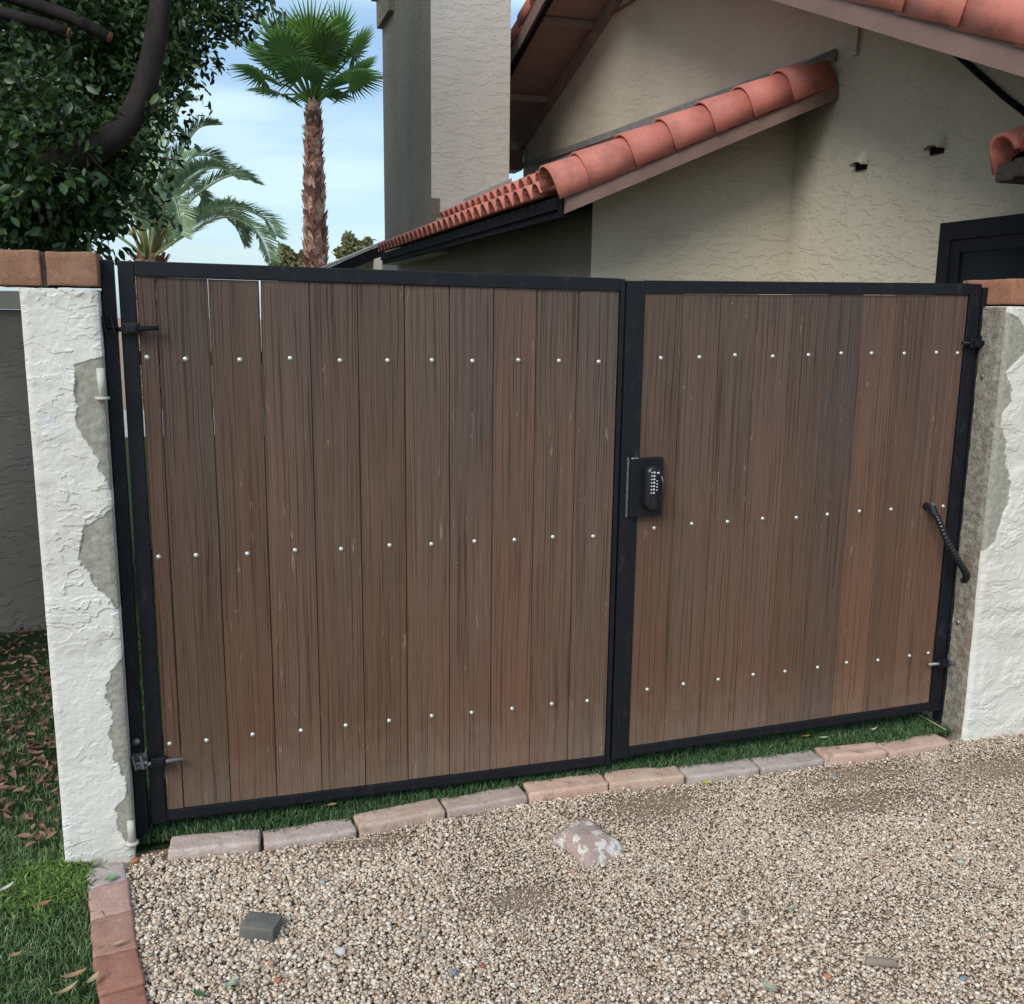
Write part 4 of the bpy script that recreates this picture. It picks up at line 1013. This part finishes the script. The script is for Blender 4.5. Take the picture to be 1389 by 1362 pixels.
BL = [  # px, py, depth, radius in px at that depth, leaf count
    (30, 40, 5.6, 115, 2600), (140, 40, 5.8, 95, 2200), (60, 170, 5.5, 120, 2600), (125, 120, 6.0, 85, 1800), (185, 40, 5.6, 70, 1500), (240, 20, 5.6, 62, 1100), (285, 10, 5.5, 50, 500), (222, 92, 5.4, 34, 420), (200, 140, 5.2, 34, 450), (260, 65, 5.5, 28, 160),
    (165, 195, 4.9, 38, 600), (60, 255, 4.3, 78, 1300), (125, 265, 4.3, 42, 520), (105, 310, 4.3, 28, 260), (25, 150, 4.0, 70, 700), (90, 225, 4.5, 70, 1000), (150, 235, 4.4, 36, 380), (40, 300, 4.4, 55, 700), (15, 230, 3.9, 60, 600), (70, 95, 4.3, 45, 260), (330, -10, 5.5, 40, 300),
    (0, 120, 7.2, 190, 5200), (90, 30, 7.4, 150, 4200), (0, 270, 6.4, 110, 2600), (60, 260, 6.0, 70, 1500), (-120, 60, 5.6, 180, 2600), (60, -150, 5.8, 190, 2600), (220, -120, 5.8, 140, 1400), (-120, 250, 5.2, 130, 1600), (-200, -150, 5.8, 250, 2200), (140, 205, 4.35, 48, 620), (110, 180, 4.2, 40, 330)]
LVt, LFt = leaf_mesh(1.0, .22, -.25)
LV6 = np.array([(-.5, 0, 0), (-.15, -.21, .05), (.2, -.19, .04), (.5, 0, -.08), (.2, .19, .04), (-.15, .21, .05), (-.05, 0, -.0)]); 
LF6 = np.array([[0, 1, 6], [1, 2, 6], [2, 3, 6], [3, 4, 6], [4, 5, 6], [5, 0, 6]])
PP = []; SS = []; TT = []
for px, py, d, rp_, cnt in BL:
    c = np.array(dep(px, py, d)); r = rp_ / FPX * d
    q = rng.normal(size=(cnt, 3)); q /= np.linalg.norm(q, axis=1)[:, None]
    rad_ = r * rng.uniform(.15, 1, cnt) ** .55
    PP.append(c + q * rad_[:, None] * np.array([1, 1.15, .95])); 
for c, r, cnt in (((-2.5, .3, 2.9), 1.0, 4000), ((-1.75, 1.0, 2.8), .65, 1800), ((-2.6, -.5, 2.35), .85, 3000), ((-2.9, 1.2, 4.6), 1.5, 2600), ((-1.3, 3.3, 5.7), 1.6, 5200), ((-1.5, 3.6, 7.6), 1.9, 4200), ((-.5, 4.4, 6.3), 1.2, 3200), ((-3.2, 3.0, 6.0), 2.0, 2400)):  # unseen crown clusters, added to shade the chimney side, garden wall and litter
    q = rng.normal(size=(cnt, 3)); q /= np.linalg.norm(q, axis=1)[:, None]
    PP.append(np.array(c) + q * (r * rng.uniform(.1, 1, cnt) ** .5)[:, None])
P = np.concatenate(PP)
# gather leaves along short twigs for clumps
nt_ = len(P) // 9
tw = P[rng.integers(0, len(P), nt_)]; td = rng.normal(size=(nt_, 3)); td[:, 2] -= .35; td /= np.linalg.norm(td, axis=1)[:, None]
idx = rng.integers(0, nt_, len(P)); along = rng.uniform(0, .26, len(P))
use = rng.uniform(size=len(P)) < .8
P = np.where(use[:, None], tw[idx] + td[idx] * along[:, None] + rng.normal(0, .014, P.shape), P)
n = len(P)
dirv = np.where(use[:, None], td[idx] * .8, 0) + rng.normal(0, .55, (n, 3)); dirv[:, 2] -= .12; dirv /= np.linalg.norm(dirv, axis=1)[:, None]
nrm = rng.normal(0, .55, (n, 3)) + np.array([0, -.25, .75]); nrm -= (nrm * dirv).sum(1)[:, None] * dirv; nrm /= np.linalg.norm(nrm, axis=1)[:, None]
sid = np.cross(nrm, dirv)
Ls = rng.uniform(.038, .066, n)
depth = (P - np.array(CP)) @ np.array(FV); sx = 694.5 + FPX * ((P - np.array(CP)) @ np.array(RV)) / depth; sy = 681 - FPX * ((P - np.array(CP)) @ np.array(UV)) / depth
Ls = np.where(depth > 6.0, Ls * 1.5, Ls); Ls = np.where(P[:, 2] > 4.4, Ls * 2.2, Ls)
tone = rng.uniform(.7, 1.25, (n, 1)) * np.array([1, 1, 1]); yl = rng.uniform(size=n) < .07; tone[yl] *= np.array([2.1, 1.75, 1.2])
infr = (sx > -20) & (sx < 400) & (sy > -20) & (sy < 335) & (P[:, 2] > 1.85)
low_ok = (P[:, 2] > 1.82) & ~((P[:, 1] < .35) & (P[:, 2] < 1.9))
order = np.argsort(np.where(infr & low_ok, depth, 1e9))[:300]
single = np.zeros(n, bool); single[order] = True
rest = low_ok & ~single
Rm = np.stack([dirv, sid, nrm], -1)          # columns
def leafcloud(sel, name):
    k = sel.sum()
    W_ = np.einsum('nij,kj->nki', Rm[sel], LV6) * Ls[sel][:, None, None] + (P[sel] - np.array(f0))[:, None, :]
    F_ = (LF6[None] + (np.arange(k) * 7)[:, None, None]).reshape(-1, 3)
    o = obj(name, W_.reshape(-1, 3), F_, M_LEAF, fic, False, cols=np.repeat(tone[sel], 7, 0)); tag(o, kind='stuff'); return o
leafcloud(rest, 'foliage')
lsrc = []
for v in range(4):
    o = obj('leaf', LV6 * np.array([1, 1 + .1 * v, 1]), LF6, M_LEAF, fic, False, cols=np.tile(np.array([[(.8, .8, .8), (1, 1, 1), (1.2, 1.2, 1.1), (1.9, 1.6, 1.1)][v]]), (7, 1)))
    lsrc.append(o)
for c_, i in enumerate(order):
    v = 3 if yl[i] else c_ % 3
    o = lsrc[v] if c_ < 4 and False else share('leaf', lsrc[v], fic)
    M4 = Matrix.Translation(Vector(P[i]) - f0) @ Matrix(Rm[i].tolist()).to_4x4()
    o.matrix_local = M4 @ Matrix.Diagonal((Ls[i], Ls[i], Ls[i], 1))
for o in lsrc: bpy.data.objects.remove(o)
# thin twigs
m = MB(); r_ = random.Random(5)
for (a, b, c, d) in (((0, 95, 3.9), (60, 140, 3.9), (95, 165, 4.0), (0,)), ((110, 200, 4.1), (150, 240, 4.1), (185, 262, 4.2), (0,)), ((70, 300, 4.1), (74, 270, 4.1), (85, 235, 4.2), (0,)), ((0, 15, 4.2), (30, 28, 4.2), (48, 48, 4.2), (0,)), ((55, 145, 4.1), (60, 150, 4.1), (130, 140, 4.2), (0,)), ((30, 120, 4.0), (40, 150, 4.0), (48, 168, 4.0), (0,))):
    m.tube([dep(*a), dep(*b), dep(*c)], [.005, .004, .002], 5)
for i in range(160):
    p = Vector(tw[r_.randrange(len(tw))]); 
    j = r_.randrange(len(tw)); p = Vector(tw[j]); q = p + Vector(td[j]) * .26
    if p.z > 2.0 and q.z > 1.9: m.tube([p, (p + q) / 2 + Vector((0, 0, .01)), q], [.004, .003, .0015], 4, False)
tag(fput(m, 'twigs', M_BARK), kind='stuff')

# fan palm
fpb = dep(427, 360, 14.0); fpt = dep(424, 142, 14.0)
fp = thing('fan_palm', 'tall fan palm with a shaggy reddish trunk left of the chimney', 'palm', loc=(fpb.x, fpb.y, 0))
b0 = Vector(fp.location)
top = fpt - b0
V = []; F = []; C = []
def taper(z): return .168 if z < 2.6 else .168 - (z - 2.6) / (top.z - 2.6) * .075
m = MB(); m.tube([(top.x * t, top.y * t, top.z * t) for t in np.linspace(0, 1, 16)], [taper(top.z * t) * .88 for t in np.linspace(0, 1, 16)], 12); core = m
for v in core.v: V.append(v); C.append((.17, .085, .055))
F += core.f
row = 0; z = .1
while z < top.z - .05:
    nb = 9; ph = row * .7
    for k_ in range(nb):
        a = ph + 2 * math.pi * k_ / nb + random.uniform(-.15, .15); zz = z + random.uniform(-.03, .03); r0 = taper(zz)
        w = random.uniform(.035, .06); h = random.uniform(.10, .2); out = random.uniform(.02, .075)
        e = Vector((math.cos(a), math.sin(a), 0)); s_ = Vector((-math.sin(a), math.cos(a), 0)); c0 = Vector((top.x * zz / top.z, top.y * zz / top.z, zz))
        q = [c0 + e * r0 * .86 - s_ * w, c0 + e * r0 * .86 + s_ * w, c0 + e * (r0 + out * .35) + s_ * w * .8 + Vector((0, 0, h * .6)), c0 + e * (r0 + out * .35) - s_ * w * .8 + Vector((0, 0, h * .6)), c0 + e * (r0 + out) + s_ * random.uniform(-.05, .05) + Vector((0, 0, h))]
        b = len(V); V += [tuple(x_) for x_ in q]; F += [(b, b + 1, b + 2, b + 3), (b + 3, b + 2, b + 4)]
        c = random.choice([(.38, .21, .15), (.30, .155, .115), (.44, .27, .20), (.52, .36, .28), (.16, .085, .065)]); C += [c] * 5
    z += .065; row += 1
obj('trunk', V, F, M_BOOT, fp, False, cols=np.array(C))
def fan(base, dirn, plen, R, tone, cup, droop, name='frond'):
    """petiole from base along dirn, then a pleated fan of radius R"""
    dirn = dirn.normalized(); side = dirn.cross(Vector((0, 0, 1)))
    if side.length < .1: side = Vector((1, 0, 0))
    side.normalize(); nrm = side.cross(dirn).normalized()
    hub = base + dirn * plen - Vector((0, 0, droop * plen * .2))
    V = []; F = []; C = []
    m = MB(); m.tube([base, base + dirn * plen * .5 + Vector((0, 0, .02)), hub], [.022, .016, .011], 5); V += m.v; F += m.f; C += [(1.5, 1.5, 1.2)] * len(m.v)
    N = 38; span = math.radians(128)
    for i in range(N):
        a = -span + 2 * span * i / (N - 1); L = R * (1 - .30 * (abs(a) / span) ** 2) * random.uniform(.92, 1.05)
        da = span / N * 1.05
        fold = (1 if i % 2 else -1) * .012
        def pt(r, aa, off=0.0):
            v = dirn * math.cos(aa) + side * math.sin(aa)
            p = hub + v * r + nrm * (cup * r * r / R * (.4 + .6 * math.cos(aa)) + off)
            sag = droop * (r / R) ** 3 * R * .35
            return p - Vector((0, 0, sag))
        b = len(V)
        V += [tuple(pt(0, a)), tuple(pt(L * .50, a - da, fold)), tuple(pt(L * .50, a + da, -fold)), tuple(pt(L * .53, a, fold + .012)), tuple(pt(L, a + random.uniform(-.03, .03)))]
        F += [(b, b + 1, b + 3), (b, b + 3, b + 2), (b + 1, b + 4, b + 3), (b + 3, b + 4, b + 2)]
        C += [tuple(tone)] * 3 + [tuple(t * .8 for t in tone)] + [tuple(t * 1.15 for t in tone)]
    o = obj(name, V, F, M_FROND, fp, False, cols=np.array(C)); return o
random.seed(21)
fr = []
for i in range(6): fr.append((i * 2 * math.pi / 6 + .3, random.uniform(1.1, 1.45), .75, (1.9, 2.0, 1.0), .2, .0))
for i in range(7): fr.append((i * 2 * math.pi / 7 + .1, random.uniform(.95, 1.2), .92, (1.8, 1.9, 1.15), .15, .05))
for i in range(7): fr.append((i * 2 * math.pi / 7 + .5, random.uniform(.7, .95), .92, (1.4, 1.5, 1.15), .05, .25))
for i in range(6): fr.append((i * 2 * math.pi / 6 + .2, random.uniform(.48, .66), .8, (1.1, 1.2, 1.05), -.05, .8))
for a, e, pl, tn, cu, dr in fr:
    fan(top + Vector((0, 0, -.02)), Vector((math.cos(a) * math.cos(e), math.sin(a) * math.cos(e), math.sin(e))), pl * random.uniform(.85, 1.08), random.uniform(.54, .64), [t * random.uniform(.9, 1.1) for t in tn], cu, dr)

# date palm
DD = 17.0
dpc = dep(203, 352, DD)
dp = thing('date_palm', 'feathery date palm with arching fronds behind the left gate post', 'palm', loc=(dpc.x, dpc.y, 0))
d0 = Vector(dp.location); ct = dpc - d0
V = []; F = []; C = []
m = MB(); m.tube([(0, 0, -.05), (0, 0, 1.2), tuple(ct - Vector((0, 0, .1)))], [.3, .27, .26], 14); V += m.v; F += m.f; C += [(.2, .12, .08)] * len(m.v)
z = .05; row = 0
while z < ct.z:
    for k_ in range(10):
        a = row * .62 + 2 * math.pi * k_ / 10; e = Vector((math.cos(a), math.sin(a), 0)); s_ = Vector((-math.sin(a), math.cos(a), 0)); w = .075; c0 = Vector((0, 0, z + random.uniform(-.02, .02)))
        q = [c0 + e * .25 - s_ * w, c0 + e * .25 + s_ * w, c0 + e * .36 + s_ * w * .5 + Vector((0, 0, .16)), c0 + e * .36 - s_ * w * .5 + Vector((0, 0, .16))]
        b = len(V); V += [tuple(x_) for x_ in q]; F += [(b, b + 1, b + 2, b + 3)]; c = random.choice([(.30, .15, .10), (.42, .28, .2), (.18, .09, .06), (.5, .38, .28)]); C += [c] * 4
    z += .13; row += 1
obj('trunk', V, F, M_BOOT, dp, False, cols=np.array(C))
def feather(pts, L, tone, bare_=.16, name='frond'):
    pts = crom([Vector(p) for p in pts], 14); N = len(pts)
    V = []; F = []; C = []
    m = MB(); m.tube(pts, list(np.linspace(.03, .006, N)), 5); V += m.v; F += m.f; C += [(2.2, 2.0, 1.5)] * len(m.v)
    tot = N - 1; cnt = 105
    for i in range(cnt):
        t = bare_ + (1 - bare_) * i / (cnt - 1); f_ = t * tot; i0 = min(int(f_), tot - 1); p = pts[i0].lerp(pts[i0 + 1], f_ - i0); tg = (pts[i0 + 1] - pts[i0]).normalized()
        sd = tg.cross(Vector((0, 0, 1)));
        sd = sd.normalized() if sd.length > .05 else Vector((1, 0, 0))
        up_ = sd.cross(tg)
        for s_ in (-1, 1):
            ll = L * (math.sin(math.pi * (.12 + .80 * t)) ** .7) * random.uniform(.85, 1.08)
            dv = (sd * s_ * .85 + tg * .75 + up_ * random.uniform(.25, .6)).normalized()
            w = .026; tip = p + dv * ll - Vector((0, 0, .10 * ll)); md = p + dv * ll * .5
            wv = tg * w + up_ * .004
            b = len(V); V += [tuple(p - wv * .6), tuple(md + wv), tuple(tip), tuple(md - wv)]; F += [(b, b + 1, b + 2, b + 3)]
            k_ = random.uniform(.75, 1.2); C += [tuple(q * k_ for q in tone)] * 4
    return obj(name, V, F, M_DATE, dp, False, cols=np.array(C))
def img(u, v, dd=0.0): return ct + (RV * u + UV * v) * (DD / FPX) + Vector((0, dd, 0))
FR = [  # (px right, px up, depth shift) control points from the crown
    [(0, 0, 0), (55, 45, -.3), (110, 65, -.6), (150, 50, -.8), (166, 26, -.9)],
    [(0, 0, 0), (50, 30, -.6), (100, 50, -1.0), (138, 30, -1.3), (155, -6, -1.4)],
    [(0, 0, 0), (45, 70, .2), (85, 105, .3), (120, 118, .3), (146, 106, .3)],
    [(0, 0, 0), (20, 60, .5), (45, 110, .7), (68, 95, .9), (72, 76, 1.0)],
    [(0, 0, 0), (15, 80, .1), (40, 140, .1), (65, 178, .1), (90, 184, .1)],
    [(0, 0, 0), (10, 100, .3), (25, 170, .4), (42, 215, .4), (56, 222, .4)],
    [(0, 0, 0), (-15, 90, .2), (-40, 160, .2), (-70, 195, .2), (-100, 195, .2)],
    [(0, 0, 0), (-45, 60, .2), (-90, 90, .3), (-130, 80, .3), (-150, 60, .3)],
    [(0, 0, 0), (-50, 35, -.4), (-95, 45, -.7), (-130, 20, -.9), (-142, -10, -1)],
    [(0, 0, 0), (-10, 60, -.6), (-22, 80, -1.3), (-30, 60, -1.9), (-33, 30, -2.1)],
    [(0, 0, 0), (12, 55, -.7), (28, 75, -1.4), (40, 55, -1.9), (46, 20, -2.1)],
    [(0, 0, 0), (5, 70, 1.0), (10, 100, 1.6), (14, 80, 2.2), (16, 40, 2.4)],
    [(0, 0, 0), (60, 60, 1.0), (105, 85, 1.5), (128, 62, 1.8), (138, 40, 1.9)],
    [(0, 0, 0), (-30, 75, 1.0), (-60, 110, 1.5), (-90, 90, 1.9), (-100, 60, 2)],
    [(0, 0, 0), (2, 90, -.2), (4, 150, -.3), (6, 195, -.3), (10, 225, -.2)],
    [(0, 0, 0), (30, 70, -.4), (62, 105, -.8), (92, 112, -1.1), (118, 95, -1.3)],
    [(0, 0, 0), (40, 45, .6), (85, 72, 1.2), (118, 60, 1.6), (134, 30, 1.8)],
    [(0, 0, 0), (25, 95, .8), (52, 150, 1.3), (84, 160, 1.7), (108, 140, 1.9)],
    [(0, 0, 0), (-28, 100, -.3), (-62, 140, -.5), (-96, 135, -.7), (-118, 110, -.8)]]
for k_, P_ in enumerate(FR):
    feather([img(*q) for q in P_], .46, random.choice([(1.45, 1.55, 1.4), (1.7, 1.7, 1.5), (1.3, 1.4, 1.35)]), .2 if k_ not in (9, 10) else .15)
m = MB()
for i in range(26):
    a = random.uniform(0, 6.28); e = Vector((math.cos(a), math.sin(a), 0)); m.tube([ct + e * .1, ct + e * .22 + Vector((0, 0, .35)), ct + e * random.uniform(.3, .55) + Vector((0, 0, random.uniform(.6, .9)))], [.03, .018, .008], 5)
m.build('frond_stems', m_plain('palm_stem', (.27, .23, .085, 1), .6, .3, .3, 10), dp, True)

# pale shrubs far behind
M_SHRUB = m_leaf('shrub_leaf', (.16, .17, .07, 1), (.22, .22, .10, 1), .6, .3, 2)
def far_shrub(px, py, d, r, label):
    c = dep(px, py, d); t = thing('far_tree', label, 'tree', 'distant trees', (c.x, c.y, 0)); n = 1500
    q = rng.normal(size=(n, 3)); q /= np.linalg.norm(q, axis=1)[:, None]; lob = 1 + .45 * np.sin(q[:, 0] * 5 + r) * np.cos(q[:, 2] * 4)
    P_ = q * (r * lob * rng.uniform(.3, 1, n) ** .5)[:, None] + np.array([0, 0, c.z]); 
    R_ = rotmats(n); W_ = np.einsum('nij,kj->nki', R_, LV6) * (.35 * rng.uniform(.6, 1.2, n))[:, None, None] + P_[:, None, :]
    F_ = (LF6[None] + (np.arange(n) * 7)[:, None, None]).reshape(-1, 3)
    o = obj('crown', W_.reshape(-1, 3), F_, M_SHRUB, t, False, cols=np.repeat(rng.uniform(.7, 1.3, (n, 1)) * np.ones((1, 3)), 7, 0))
    m = MB(); m.tube([(0, 0, -.1), (.1, 0, c.z * .5), (0, .1, c.z)], [.2, .15, .08], 8); m.build('trunk', M_BARK, t, True)
far_shrub(398, 362, 42, .75, 'pale yellow green treetop just left of the fan palm trunk')
far_shrub(484, 345, 46, .8, 'pale treetop above the dark patio roof edge')
